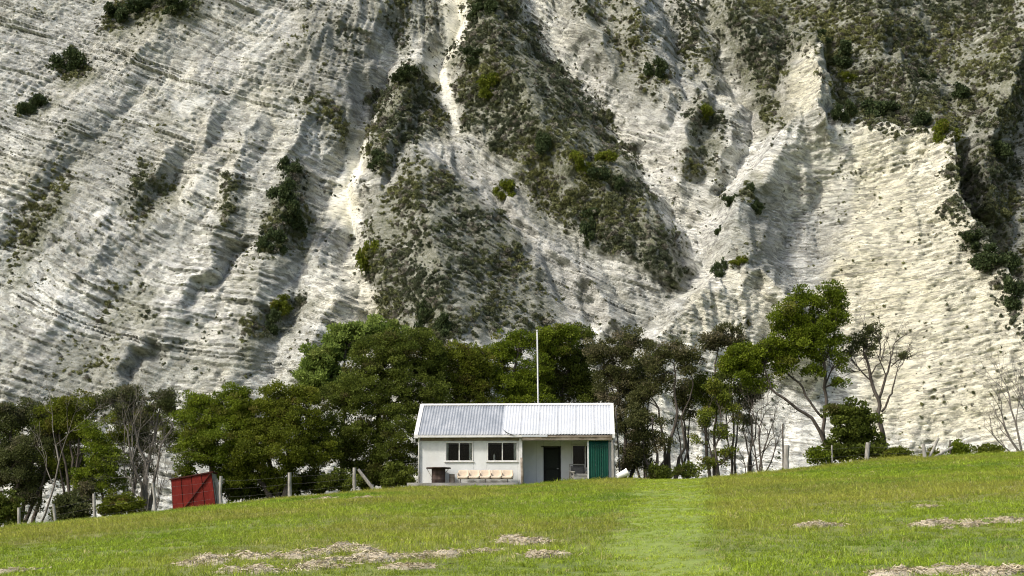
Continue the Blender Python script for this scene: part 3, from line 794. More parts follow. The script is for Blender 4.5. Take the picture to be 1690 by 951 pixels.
# gable ends, rear wall
def gable(x0, x1, name='gable_wall'):
    P = []
    for x in (x0, x1):
        P += [(x, 0.0, -0.12), (x, YB, -0.12), (x, YB, zroof(YB) - 0.12), (x, YRID, ZR - 0.12), (x, 0.0, zroof(0) - 0.12)]
    MB().add(P, [(0, 4, 3, 2, 1), (5, 6, 7, 8, 9), (0, 1, 6, 5), (1, 2, 7, 6), (2, 3, 8, 7), (3, 4, 9, 8), (4, 0, 5, 9)]).build(name, M_WALL, hut)
gable(XL - 0.05, XL - 0.002)
YPB = 1.9       # porch back wall
P = []
for x in (XR, XR + 0.05):
    P += [(x, YPB, -0.12), (x, YB, -0.12), (x, YB, zroof(YB) - 0.12), (x, YRID, ZR - 0.12), (x, YPB, zroof(YPB) - 0.12)]
MB().add(P, [(0, 4, 3, 2, 1), (5, 6, 7, 8, 9), (0, 1, 6, 5), (1, 2, 7, 6), (2, 3, 8, 7), (3, 4, 9, 8), (4, 0, 5, 9)]).build('gable_wall', M_WALL, hut)
MB().box(XL, XR, YB - 0.06, YB - 0.004, -0.12, zroof(YB) - 0.13).build('rear_wall', M_WALL, hut)
# porch: side wall, back wall with door and window, ceiling, floor
MB().box(XP - 0.06, XP - 0.003, 0.104, YPB, -0.12, 2.46).build('porch_side_wall', M_WALL, hut)
DX0, DX1, DZ1 = 1.60, 2.56, 2.06
WX0, WX1, WZ0, WZ1 = 3.18, 4.10, 0.86, 2.20
for (x0, x1, z0, z1) in [(XP, 1.20, -0.1, 2.46), (1.20, DX0, -0.1, 2.46), (DX0, DX1, DZ1, 2.46), (DX1, WX0, -0.1, 2.46), (WX0, WX1, -0.1, WZ0), (WX0, WX1, WZ1, 2.46), (WX1, XR, -0.1, 2.46)]:
    panel(x0 + g / 2, x1 - g / 2, z0, z1, YPB, YPB + 0.07)
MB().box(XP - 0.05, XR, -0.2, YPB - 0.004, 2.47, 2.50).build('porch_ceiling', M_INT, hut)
MB().box(XL, XR + 0.05, 0.11, YB - 0.07, -0.2, -0.104).build('floor_slab', M_CONC, hut)
MB().box(XP + 0.005, XR, -0.15, YPB - 0.01, -0.2, -0.05).build('porch_floor', M_CONC, hut)
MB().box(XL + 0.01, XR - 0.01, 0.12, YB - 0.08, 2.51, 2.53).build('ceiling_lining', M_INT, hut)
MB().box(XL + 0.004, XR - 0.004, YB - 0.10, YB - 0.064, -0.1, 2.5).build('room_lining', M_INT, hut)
MB().box(XP, XR + 0.05, -0.24, -0.15, 2.30, 2.47).build('porch_beam', M_RUST, hut, bevel=0.006)
def window(x0, x1, z0, z1, y, curtains=((0.0, 0.09), (0.9, 1.0)), fw=0.065, xf=0.5):
    f = MB()
    f.box(x0, x1, y - 0.035, y + 0.03, z1 - fw, z1).box(x0, x1, y - 0.035, y + 0.03, z0, z0 + fw)
    f.box(x0, x0 + fw, y - 0.033, y + 0.028, z0 + fw, z1 - fw).box(x1 - fw, x1, y - 0.033, y + 0.028, z0 + fw, z1 - fw)
    fo = f.build('window', M_TRIM, hut, bevel=0.004)
    xm = x0 + (x1 - x0) * xf
    MB().box(xm - 0.028, xm + 0.028, y - 0.03, y + 0.026, z0 + fw, z1 - fw).build('mullion', M_TRIM, fo, bevel=0.003)
    for a, b_ in ((x0 + fw, xm - 0.028), (xm + 0.028, x1 - fw)):
        MB().box(a, b_, y - 0.003, y + 0.003, z0 + fw, z1 - fw).build('pane', M_GLASS, fo)
    MB().box(x0 - 0.05, x1 + 0.05, y - 0.07, y - 0.002, z0 - 0.035, z0 - 0.003).build('sill', M_TRIM, fo, bevel=0.004)
    for a, b_ in curtains:
        c = MB(); n = 14; xa = x0 + fw + (x1 - x0 - 2 * fw) * a; xb = x0 + fw + (x1 - x0 - 2 * fw) * b_
        V_ = []
        for i in range(n + 1):
            t = i / n; xx = xa + (xb - xa) * t; yy = y + 0.05 + 0.016 * math.sin(t * 14)
            tw = 0.72 + 0.28 * abs(2 * 0.5)
            V_ += [(xx, yy, z0 + fw), (xa + (xb - xa) * (0.5 + (t - 0.5) * 1.1), yy, z1 - fw)]
        c.add(V_, [(2 * i, 2 * i + 2, 2 * i + 3, 2 * i + 1) for i in range(n)]).build('curtain', M_CURT, fo, smooth=True)
    return fo
window(W1[0] + 0.004, W1[1] - 0.004, W1[2], W1[3], 0.0, ((0.0, 0.075), (0.88, 1.0)))
window(W2[0] + 0.004, W2[1] - 0.004, W2[2], W2[3], 0.0, ((0.90, 1.0),))
window(WX0 + 0.004, WX1 - 0.004, WZ0, WZ1, YPB, (), xf=0.82)
# door: dark frame, mesh screen in two fields
d = MB().box(DX0 + 0.06, DX1 - 0.06, YPB + 0.0, YPB + 0.04, -0.04, DZ1 - 0.06).build('door', M_DOOR, hut)
tag(d, 'dark door with mesh screen fields')
MB().box(DX0 + 0.15, DX1 - 0.15, YPB - 0.012, YPB - 0.002, 0.92, DZ1 - 0.16).build('screen', M_MESH, d)
MB().box(DX0 + 0.15, DX1 - 0.15, YPB - 0.012, YPB - 0.002, 0.08, 0.78).build('screen', M_MESH, d)
MB().tube([(DX1 - 0.13, YPB - 0.002, 0.86), (DX1 - 0.13, YPB - 0.05, 0.86), (DX1 - 0.22, YPB - 0.055, 0.86)], 0.012, 6).build('handle', M_TRIM, d)
f = MB().box(DX0, DX0 + 0.055, YPB - 0.03, YPB + 0.05, -0.05, DZ1).box(DX1 - 0.055, DX1, YPB - 0.03, YPB + 0.05, -0.05, DZ1).box(DX0 - 0.14, DX1 + 0.03, YPB - 0.034, YPB + 0.05, DZ1 + 0.002, DZ1 + 0.05)
f.build('door_frame', M_DOOR, hut, bevel=0.004)
# roof: corrugated sheets
def corrugated(name, x0, x1, y0, y1, zf, mat, period=0.16, amp=0.019, parent=hut, vertical=False, z0=0, z1=1, thick=0.004):
    n = max(4, int((x1 - x0) / period * 8)); rows = 6
    V_, F_ = [], []
    for j in range(rows + 1):
        t = j / rows
        for i in range(n + 1):
            x = x0 + (x1 - x0) * i / n
            h = amp * math.cos(2 * math.pi * (x - x0) / period)
            if vertical: V_.append((x, y0 + h, z0 + (z1 - z0) * t))
            else:
                y = y0 + (y1 - y0) * t; V_.append((x, y, zf(y) + h))
    for j in range(rows):
        for i in range(n):
            a = j * (n + 1) + i; F_.append((a, a + 1, a + n + 2, a + n + 1))
    o = MB().add(V_, F_).build(name, mat, parent, smooth=True)
    s = o.modifiers.new('thickness', 'SOLIDIFY'); s.thickness = thick
    return o
XJ = -0.62
RXL, RXR = -5.36, 5.52
sh = (XJ - RXL - 0.06) / 5
for k in range(5):
    o = corrugated('roof_sheet', RXL + 0.06 + k * sh, RXL + 0.06 + (k + 1) * sh, YE0, YRID, lambda y, k=k: zroof(y) + 0.002 * (k % 2), M_ROOFG)
sh = (RXR - XJ - 0.06) / 6
for k in range(6):
    o = corrugated('roof_sheet', XJ + k * sh, XJ + (k + 1) * sh, YE0 + 0.02 * (k % 2), YRID, lambda y, k=k: zroof(y) + 0.006 + 0.002 * (k % 2), M_ROOFW, amp=0.013)
corrugated('roof_sheet', RXL + 0.06, RXR - 0.06, YRID, YE1, zroof, M_ROOFG)
rc = MB()
for i, (s0, s1) in enumerate(((RXL - 0.02, XJ), (XJ + 0.004, RXR - 0.02))):
    rc.add([(s0, YRID - 0.17, ZR - 0.06), (s1, YRID - 0.17, ZR - 0.06), (s1, YRID, ZR + 0.055), (s0, YRID, ZR + 0.055), (s0, YRID + 0.17, ZR - 0.06), (s1, YRID + 0.17, ZR - 0.06)],
           [(0, 1, 2, 3), (3, 2, 5, 4)])
o = rc.build('ridge_cap', M_TRIM, hut); s = o.modifiers.new('thickness', 'SOLIDIFY'); s.thickness = 0.012
def barge(x0, x1, w):
    mb = MB()
    for (ya, yb) in ((YE0 - 0.03, YRID), (YE1 + 0.03, YRID)):
        za, zb = zroof(ya) , zroof(yb)
        mb.hexa([(x0, ya, za - 0.16), (x1, ya, za - 0.16), (x1, yb, zb - 0.16), (x0, yb, zb - 0.16), (x0, ya, za + 0.045), (x1, ya, za + 0.045), (x1, yb, zb + 0.045), (x0, yb, zb + 0.045)])
    mb.build('barge_board', M_TRIM, hut)
barge(RXL - 0.09, RXL + 0.13, 0); barge(RXR - 0.10, RXR + 0.03, 0)
MB().box(RXL + 0.135, XJ + 1.1, YE0 - 0.055, YE0 - 0.02, 2.46, 2.575).build('fascia', M_TRIM, hut, bevel=0.005)
MB().box(XJ + 1.105, XJ + 2.5, YE0 - 0.06, YE0 - 0.025, 2.475, 2.59).build('fascia', M_ROOFW, hut, bevel=0.005)
MB().box(XJ + 2.504, RXR - 0.11, YE0 - 0.035, YE0 - 0.01, 2.47, 2.545).build('fascia', M_RUST, hut, bevel=0.005)
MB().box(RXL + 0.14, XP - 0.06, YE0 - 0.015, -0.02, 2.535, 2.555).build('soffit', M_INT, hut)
M_BARREL0 = surf('torn_metal', (0.07, 0.075, 0.08), (0.16, 0.165, 0.17), 0.6, 6)
# torn flashing that curls up from the eave
tf = MB(); V_ = []
for i in range(8):
    t = i / 7; V_ += [(-0.62 + 0.55 * t, YE0 - 0.07 - 0.05 * math.sin(3 * t), 2.62 + 0.34 * (1 - t) ** 1.5), (-0.42 + 0.62 * t, YE0 - 0.10, 2.56 + 0.16 * (1 - t) ** 2.2)]
o = tf.add(V_, [(2 * i, 2 * i + 2, 2 * i + 3, 2 * i + 1) for i in range(7)]).build('torn_flashing', M_BARREL0, hut, smooth=True)
o.modifiers.new('thickness', 'SOLIDIFY').thickness = 0.01
# posts, corner board, downpipe
MB().box(XP - 0.10, XP + 0.07, -0.10, -0.015, -0.12, 2.45).build('porch_post', M_TRIM, hut, bevel=0.006)
MB().box(XR + 0.0, XR + 0.11, -0.22, -0.10, -0.12, 2.30).build('porch_post', M_GREYWOOD, hut, bevel=0.006)
MB().box(XL - 0.055, XL + 0.07, -0.022, -0.004, -0.12, 2.30).build('corner_board', M_TRIM, hut, bevel=0.004)
MB().tube([(XL - 0.02, YE0 + 0.06, 2.50), (XL - 0.05, -0.11, 2.33), (XL - 0.05, -0.09, 2.2), (XL - 0.05, -0.09, -0.1)], 0.045, 8).build('downpipe', M_TRIM, hut, smooth=True)
# green sheets across the end of the porch
for k in range(3):
    x0 = 4.13 + k * 0.36
    corrugated('green_sheet', x0, x0 + 0.355, -0.03 + 0.006 * (k % 2), 0, None, M_GREEN, 0.12, 0.016, hut, True, 0.0, 2.28)
for z_ in (0.1, 2.2): MB().box(4.128, XR, 0.02, 0.06, z_, z_ + 0.08).build('sheet_rail', M_RUST, hut)
MB().box(4.05, 4.125, -0.05, 0.06, -0.1, 2.3).build('sheet_stud', M_WALL, hut, bevel=0.004)

def hp(x, y, z):
    """hut coordinates to world"""
    c, s = math.cos(HUT_RZ), math.sin(HUT_RZ)
    return (0.08 + x * c - y * s, x * s + y * c, z)
# ------------------------------------------------------------------ things about the hut
bt = empty('bottle', hp(-1.06, 0.13, W2[2] + 0.05)); tag(bt, 'pale bottle standing in the window nearest the porch', 'bottle')
MB().lathe([(0.05, 0), (0.055, 0.01), (0.055, 0.24), (0.045, 0.30), (0.022, 0.33)], n=14).build('body', M_TRIM, bt, smooth=True)
MB().lathe([(0.024, 0.331), (0.024, 0.375), (0.018, 0.38)], n=12).build('cap', M_CURT, bt, smooth=True)
MB().box(W2[0] + 0.06, W2[1] - 0.06, 0.03, 0.24, W2[2] + 0.03, W2[2] + 0.048).build('window_shelf', M_INT, hut)
# spool table
t = empty('barrel_table', hp(-4.05, -0.75, 0.0), HUT_RZ); tag(t, 'dark barrel table with wide round top by the left wall', 'table')
M_BARREL = surf('barrel_rust', (0.030, 0.022, 0.020), (0.075, 0.05, 0.042), 0.8, 4, (1, 1, 0.4), 0.4, (0.16, 0.13, 0.11), 0.5, bdist=0.02, spec=0.08)
prof = [(0.34, -0.15), (0.37, -0.13), (0.37, 0.13), (0.385, 0.15), (0.37, 0.17), (0.37, 0.43), (0.385, 0.45), (0.37, 0.47), (0.375, 0.70), (0.36, 0.735)]
MB().lathe(prof, n=28).build('barrel', M_BARREL, t, smooth=True)
MB().lathe([(0.66, 0.74), (0.68, 0.745), (0.68, 0.795), (0.66, 0.80)], n=32).build('table_top', M_BARREL, t)
MB().bar((-0.62, -0.05, 0.73), (-0.33, -0.05, 0.22), 0.03, 0.03, (0, 1, 0)).build('strut', M_GREYWOOD, t)
MB().bar((0.56, -0.05, 0.73), (0.37, -0.05, 0.50), 0.03, 0.03, (0, 1, 0)).build('strut', M_GREYWOOD, t)
# chopping stump
st = MB().lathe([(0.155, -0.2), (0.16, -0.15), (0.150, 0.2), (0.152, 0.44), (0.14, 0.455)], n=16)
o = st.build('log_stump', M_RUST, None, smooth=True); o.location = hp(-3.33, -0.55, 0.0); tag(o, 'short upright log stump between barrel table and row of seats', 'stump')
# row of five tip-up seats
sr = empty('seat_row', hp(-1.50, -0.42, -0.13), HUT_RZ); tag(sr, 'row of five joined tan plastic seats below the windows', 'seats')
M_TAN = surf('tan_plastic', (0.47, 0.39, 0.29), (0.54, 0.455, 0.345), 0.5, 3, (1, 1, 1), 0.05, (0.50, 0.36, 0.23), 0.5)
M_STEEL = surf('dark_steel', (0.05, 0.05, 0.05), (0.12, 0.11, 0.10), 0.6, 6, (1, 1, 1), 0.2)
SW = 0.60
def shell(w, zb):
    """one moulded seat: pan that sweeps up into a back with rolled edges"""
    prof = [(-0.40, 0.31), (-0.44, 0.34), (-0.445, 0.42), (-0.41, 0.455), (-0.30, 0.45), (-0.15, 0.43), (-0.04, 0.435), (0.02, 0.47), (0.05, 0.55), (0.075, 0.68), (0.09, 0.79), (0.105, 0.82)]
    nx = 9; V_, F_ = [], []
    for (y, z) in prof:
        for i in range(nx):
            s = -1 + 2 * i / (nx - 1); e = abs(s) ** 4
            V_.append((s * w / 2 * (0.985 if z < 0.8 else 0.93), y - 0.05 * e * (z > 0.45), z + (0.035 * e if z < 0.5 else -0.015 * e)))
    for j in range(len(prof) - 1):
        for i in range(nx - 1):
            a = j * nx + i; F_.append((a, a + 1, a + nx + 1, a + nx))
    return MB().add(V_, F_)
seat_me = None
for k in range(5):
    x = (k - 2) * SW
    if seat_me is None:
        o = shell(SW - 0.02, 0).build('seat', M_TAN, sr, smooth=True); seat_me = o.data
    else:
        o = bpy.data.objects.new('seat', seat_me); COL.objects.link(o); o.parent = sr
    o.location = (x, 0, 0.02 * 0); s = o.modifiers.new('thickness', 'SOLIDIFY'); s.thickness = 0.022
for k in range(6):
    x = (k - 2.5) * SW
    MB().hexa([(x - 0.016, -0.40, 0.36), (x + 0.016, -0.40, 0.36), (x + 0.016, 0.03, 0.36), (x - 0.016, 0.03, 0.36), (x - 0.016, -0.36, 0.63), (x + 0.016, -0.36, 0.63), (x + 0.016, 0.05, 0.66), (x - 0.016, 0.05, 0.66)]).build('armrest', M_TAN, sr, bevel=0.008)
MB().box(-2.5 * SW, 2.5 * SW, -0.30, -0.24, 0.30, 0.355).build('beam', M_STEEL, sr)
for x in (-1.35, 0.0, 1.2):
    MB().box(x - 0.02, x + 0.02, -0.29, -0.25, -0.15, 0.30).box(x - 0.025, x + 0.025, -0.42, -0.10, -0.16, -0.12).build('leg', M_STEEL, sr)
# timber sleeper edging the terrace and the terrace boards behind it
M_SLEEP = surf('sleeper', (0.16, 0.155, 0.14), (0.30, 0.29, 0.27), 0.9, 4, (0.25, 1, 1), 0.5, (0.09, 0.085, 0.07), 0.5, bdist=0.02)
tr_ = empty('timber_terrace', hp(-2.75, -0.75, -0.05), HUT_RZ); tag(tr_, 'low grey timber terrace in front of the white wall', 'terrace')
MB().box(-2.95, 2.95, -0.60, -0.48, -0.20, 0.0).build('edge_beam', M_SLEEP, tr_, bevel=0.01)
for k in range(7):
    y = -0.47 + k * 0.165
    MB().box(-2.9 + 0.03 * (k % 3), 2.92 - 0.02 * (k % 2), y, y + 0.155, -0.055, -0.02).build('board', M_SLEEP, tr_, bevel=0.004)
# grey post standing before the white porch post
o = MB().tube([(0, 0, -0.35), (0.01, 0, 0.5), (-0.02, 0.005, 1.0), (-0.03, 0, 1.34)], [0.085, 0.082, 0.08, 0.075], 10).build('timber_post', M_RUST, None, smooth=True)
o.location = hp(0.50, -0.55, 0.0); tag(o, 'short grey timber post leaning before the white porch post', 'post')
# lounge chair on the porch
ch = empty('lounge_chair', hp(3.62, 0.75, -0.05), math.radians(14)); tag(ch, 'old grey lounge chair on the porch beside green sheets', 'chair')
M_CUSH = surf('grey_cushion', (0.20, 0.20, 0.18), (0.33, 0.325, 0.29), 0.95, 5, (1, 1, 1), 0.3, (0.12, 0.115, 0.10), 0.5)
M_CUSHD = surf('dark_cushion', (0.05, 0.05, 0.048), (0.10, 0.10, 0.095), 0.95, 5, (1, 1, 1), 0.3)
MB().hexa([(-0.40, -0.42, 0.40), (0.40, -0.42, 0.40), (0.40, 0.28, 0.30), (-0.40, 0.28, 0.30), (-0.40, -0.42, 0.56), (0.40, -0.42, 0.56), (0.40, 0.30, 0.46), (-0.40, 0.30, 0.46)]).build('seat', M_CUSH, ch, bevel=0.04)
MB().hexa([(-0.38, 0.20, 0.44), (0.38, 0.20, 0.44), (0.38, 0.34, 0.42), (-0.38, 0.34, 0.42), (-0.38, 0.42, 1.02), (0.38, 0.42, 1.02), (0.38, 0.54, 1.00), (-0.38, 0.54, 1.00)]).build('backrest', M_CUSHD, ch, bevel=0.04)
for s in (-1, 1):
    MB().bar((s * 0.46, -0.52, 0.64), (s * 0.46, 0.44, 0.70), 0.12, 0.06).build('armrest', M_CUSH, ch, bevel=0.015)
    MB().bar((s * 0.46, -0.45, 0.0), (s * 0.46, -0.38, 0.62), 0.07, 0.07, (0, 1, 0)).build('leg', M_GREYWOOD, ch)
    MB().bar((s * 0.46, 0.62, 0.0), (s * 0.46, 0.30, 0.66), 0.07, 0.07, (0, 1, 0)).build('leg', M_GREYWOOD, ch)
    MB().bar((s * 0.43, 0.18, 0.38), (s * 0.43, 0.52, 1.12), 0.06, 0.07, (0, 1, 0)).build('back_rail', M_CUSH, ch)
MB().bar((-0.45, 0.53, 1.10), (0.45, 0.53, 1.10), 0.06, 0.07).build('top_rail', M_CUSH, ch)
MB().hexa([(-0.42, -0.48, 0.06), (0.42, -0.48, 0.06), (0.42, -0.45, 0.06), (-0.42, -0.45, 0.06), (-0.42, -0.45, 0.40), (0.42, -0.45, 0.40), (0.42, -0.42, 0.40), (-0.42, -0.42, 0.40)]).build('valance', M_CUSH, ch)
# white drum lying in the grass
dr = empty('plastic_drum', (at(1029, 788, -1.5)[0], -1.5, gz(6.1, -1.5))); tag(dr, 'white plastic drum tipped over in grass beside the hut', 'drum')
dr.rotation_euler = (math.radians(20), math.radians(62), math.radians(20))
M_DRUM = surf('white_plastic', (0.70, 0.70, 0.66), (0.80, 0.80, 0.77), 0.5, 4, (1, 1, 1), 0.05, (0.5, 0.48, 0.42), 0.5)
o = MB().lathe([(0.14, -0.36), (0.16, -0.35), (0.18, -0.1), (0.20, 0.2), (0.205, 0.24), (0.195, 0.25)], n=20).build('body', M_DRUM, dr, smooth=True)
MB().lathe([(0.21, 0.22), (0.225, 0.225), (0.225, 0.26), (0.21, 0.265)], n=20).build('rim', M_DRUM, dr)
dr.location = (dr.location[0], dr.location[1], dr.location[2] + 0.33)
# poles leaning at the right end of the hut
for k, (u0, v0, u1, v1, y0, y1, r, lab) in enumerate([(1024, 790, 1016, 672, 0.6, 1.6, 0.04, 'thin dark pole leaning on the right barge board of the hut'),
                                                (1015, 792, 1011, 727, -0.25, -0.05, 0.075, 'grey round pole upright at the right front corner of the hut')]):
    a = at(u0, v0, y0); b_ = at(u1, v1, y1); a[2] = gz(a[0], a[1]) - 0.2
    o = MB().tube([p - a for p in wiggle(a, b_, 5, 0.008, np.random.default_rng(k))], [r, r, r * 0.95, r * 0.9, r * 0.85], 8).build('pole', M_GREYWOOD if k else M_BARK, None, smooth=True)
    o.location = tuple(a); tag(o, lab, 'pole')
# flag pole behind the ridge
M_POLE = surf('pole_paint', (0.36, 0.37, 0.37), (0.50, 0.51, 0.50), 0.6, 3, (1, 1, 0.3), 0.1, (0.25, 0.24, 0.22), 0.4)
fy = 7.2; a = at(889, 700, fy); tp = at(886.5, 547, fy)
fp = empty('flag_pole', (a[0], fy, gz(a[0], fy))); tag(fp, 'tall thin white pole rising behind the roof ridge', 'pole')
MB().tube([(0, 0, -0.3), (0.0, 0, 3.0), (tp[0] - a[0], 0, tp[2] - fp.location[2])], [0.055, 0.05, 0.045], 10).build('shaft', M_POLE, fp, smooth=True)
MB().lathe([(0.03, 0), (0.065, 0.02), (0.065, 0.07), (0.02, 0.10)], (tp[0] - a[0], 0, tp[2] - fp.location[2] - 0.01), n=12).build('finial', M_TRIM, fp, smooth=True)
MB().box(0.04, 0.10, -0.02, 0.02, 1.2, 1.4).build('cleat', M_STEEL, fp)

# ------------------------------------------------------------------ red shed
M_RED = surf('red_paint', (0.105, 0.011, 0.008), (0.165, 0.020, 0.014), 0.7, 3, (1, 1, 0.4), 0.15, (0.07, 0.014, 0.012), 0.6, spec=0.08)
M_REDD = surf('red_brown_timber', (0.035, 0.012, 0.010), (0.07, 0.024, 0.018), 0.85, 5, (1, 1, 1), 0.3, spec=0.08)
SY = 0.3
c0, c1, c2, c3 = at(285, 842, SY), at(356, 833, SY), at(349, 780, SY), at(282, 792, SY)
rs = empty('red_shed', tuple(c0)); tag(rs, 'small leaning red shed with sloping roof and diagonal brace', 'shed')
def sp(s, t, y):
    lo = c0 + (c1 - c0) * s; hi_ = c3 + (c2 - c3) * s
    p = lo + (hi_ - lo) * t - c0; p[1] += y; return p
def slab(s0, s1, t0, t1, y0, y1, name, mat):
    q = [sp(s0, t0, y0), sp(s1, t0, y0), sp(s1, t0, y1), sp(s0, t0, y1), sp(s0, t1, y0), sp(s1, t1, y0), sp(s1, t1, y1), sp(s0, t1, y1)]
    return MB().hexa(q).build(name, mat, rs, bevel=0.004)
for k in range(4):
    slab(0.01 + k * 0.25, 0.243 + k * 0.25, -0.10, 0.975, -0.02 + 0.012 * (k % 2), 0.015, 'front_panel', M_RED)
slab(0.0, 1.0, -0.10, 0.985, 0.02, 0.06, 'frame', M_REDD)
slab(0.0, 0.03, -0.10, 0.985, 0.065, 1.5, 'side_wall', M_REDD); slab(0.97, 1.0, -0.10, 0.985, 0.065, 1.5, 'side_wall', M_GREYWOOD); slab(0.0, 1.0, -0.10, 0.985, 1.505, 1.54, 'rear_wall', M_REDD)
slab(-0.03, 1.04, 0.988, 1.03, -0.08, 1.62, 'roof', M_REDD)
a, b_ = sp(0.27, 0.0, -0.045), sp(0.985, 0.985, -0.045)
MB().bar(a, b_, 0.035, 0.09, (0, 1, 0)).build('brace', M_REDD, rs)
slab(1.02, 1.10, -0.1, 0.80, 0.35, 0.45, 'side_board', M_GREYWOOD)

# ------------------------------------------------------------------ fence posts and wire
def post(name, u, vt, vb, Y, label, lean=0.0, r=0.085, square=False, brace=None, mat=None):
    top = at(u + lean, vt, Y); bot = at(u, vb, Y); g0 = gz(bot[0], Y)
    base = np.array([bot[0], Y, g0])
    o = empty(name, tuple(base)); tag(o, label, 'fence post', 'fence posts along the paddock edge')
    rng = np.random.default_rng(int(u))
    tp = top - base
    mb = MB(); w = wiggle((-0.3 * tp[0], 0, -0.3), tp, 6, 0.012, rng)
    mb.tube(w, list(r * (1.05 - 0.12 * np.linspace(0, 1, 6) + 0.05 * rng.normal(size=6))), 9)
    mb.build('shaft', mat or M_GREYWOOD, o, smooth=False)
    if brace:
        for (u0, v0, y0, u1, v1, y1, rr) in brace:
            A_ = at(u0, v0, Y + y0) - base; B_ = at(u1, v1, Y + y1) - base
            MB().tube(wiggle(A_, B_, 4, 0.01, rng), [rr, rr, rr * 0.95, rr * 0.9], 8).build('brace', mat or M_GREYWOOD, o)
    return base, tp
LP = [(32, 838, 873, -0.6, 'leftmost pale fence post beside dark twiggy trees', -1, 0.09),
      (93, 832, 866, -0.6, 'second fence post from the left edge, leaning left before pale bush', -5, 0.08),
      (158, 815, 856, -0.6, 'pale fence post just left of the round olive bush', -3, 0.085),
      (256, 797, 845, -0.7, 'fence post just left of the red shed', -4, 0.09),
      (365, 786, 834, -0.9, 'fence post standing at the right corner of the red shed', 0, 0.095),
      (478, 780, 822, -1.0, 'thick grey fence post alone before the dark dense bushes', 0, 0.11)]
PB = []
for (u, vt, vb, Y, lab, ln, r) in LP: PB.append(post('fence_post', u, vt, vb, Y, lab, ln, r))
PB.append(post('fence_post', 585, 772, 810, -0.8, 'fence post with a fallen diagonal brace left of the hut', 0, 0.10, brace=[(619, 811, 0.0, 591, 775, 0.1, 0.095)]))
RP = [post('fence_post', 1297, 735, 776, 0.2, 'stout fence post with broken top beside bare grey shrub', 2, 0.15),
      post('fence_post', 1430, 731, 762, 0.2, 'pale fence post leaning right below the sparse bare tree', 3, 0.13),
      post('fence_post', 1527, 733, 769, -6.0, 'dark fence post with two diagonal braces on the right', -3, 0.10, brace=[(1531, 760, 0.1, 1549, 723, 0.4, 0.07), (1534, 760, 0.6, 1571, 739, 0.9, 0.075)])]
post('fence_post', 1292, 700, 776, 1.6, 'tall thin dark stake behind the stout fence post', 0, 0.045, mat=M_BARK)
post('fence_post', 1373, 735, 768, 1.0, 'thin stake below the big green tree on the right', 0, 0.05)
post('fence_post', 1568, 727, 756, 0.8, 'thin dark stake beside the fallen braces on the right', 0, 0.045, mat=M_BARK)
M_WIRE = surf('old_wire', (0.10, 0.10, 0.10), (0.20, 0.19, 0.18), 0.6, 20, (1, 1, 1), 0)
def wires(chain, label, frac=(0.35, 0.6, 0.85)):
    for k, fz in enumerate(frac):
        mb = MB(); pts = []
        for (b0_, tp), (b1_, tq) in zip(chain[:-1], chain[1:]):
            A_ = b0_ + tp * fz; B_ = b1_ + tq * fz
            for t in np.linspace(0, 1, 7)[:-1]:
                p = A_ + (B_ - A_) * t; p[2] -= 0.04 * math.sin(math.pi * t); p[1] -= 0.09; pts.append(p)
        pts.append(chain[-1][0] + chain[-1][1] * fz + np.array([0, -0.09, 0]))
        c = pts[0]
        o = mb.tube([p - c for p in pts], 0.0022, 4).build('fence_wire', M_WIRE); o.location = tuple(c)
        tag(o, label[k], 'wire', 'fence wires')
wires(PB, ['lowest thin wire strung along the left fence posts', 'middle thin wire strung along the left fence posts', 'top thin wire strung along the left fence posts'])
wires(RP, ['lower thin wire strung between the right fence posts', 'upper thin wire strung between the right fence posts'], (0.45, 0.8))

# ------------------------------------------------------------------ trees behind the fence
T = tree
M_LIMEO = leaf_mat('leaf_yellow_green', (0.05, 0.075, 0.008), (0.20, 0.23, 0.03), (0.2, 0.17, 0.04))
BELT = 'trees in the belt behind the fence'
# left end: twiggy, airy trees
T('manuka_tree', 'dark airy tree at the left edge with grey twigs and open crown', 'tree', 6.0, 28,
  [(20, 690, 40, 30), (60, 680, 38, 24), (20, 770, 40, 30, -.6), (85, 790, 26, 30, .6), (55, 820, 30, 24), (0, 745, 34, 26), (55, 735, 34, 24, -1), (30, 790, 36, 30, 1), (75, 715, 24, 16), (-40, 700, 40, 40), (-30, 800, 40, 50)], M_GREYLEAF, 11,
  stems=[[None, (30, 800, 0, .11), (18, 720, 0, .07)], [None, (48, 790, .3, .09), (62, 700, 0, .05)], [None, (70, 800, -.4, .08), (78, 740, -.2, .05)]], dens=0.8, gap=0.25, warm=0.3, group=BELT)
T('manuka_tree', 'tree with a sheaf of thin dark trunks under a flat crown on the left', 'tree', 5.0, 118,
  [(100, 675, 34, 20), (135, 665, 30, 18), (122, 700, 34, 22), (90, 700, 24, 16), (140, 715, 18, 16, .5), (110, 735, 26, 20, .8), (95, 770, 20, 22, 1.0), (130, 790, 20, 22, 1.0)], M_OLIVE, 12,
  stems=[[None, (112, 790, 0, .08), (98, 700, 0, .04)], [None, (118, 780, .2, .08), (116, 690, 0, .04)], [None, (125, 780, -.2, .07), (132, 690, 0, .04)], [None, (130, 770, .3, .06), (142, 700, .3, .03)], [None, (104, 800, .3, .06), (92, 715, .2, .03)]],
  gap=0.12, warm=0.25, fine=3, group=BELT)
T('conifer_bush', 'dense dark green cone-shaped bush between twiggy trees on the left', 'bush', 3.2, 170,
  [(150, 718, 16, 18), (158, 750, 26, 26), (178, 760, 26, 26), (170, 790, 38, 28), (145, 790, 22, 24)], M_BRIGHT, 13, trunk_r=0.1, dens=1.0)
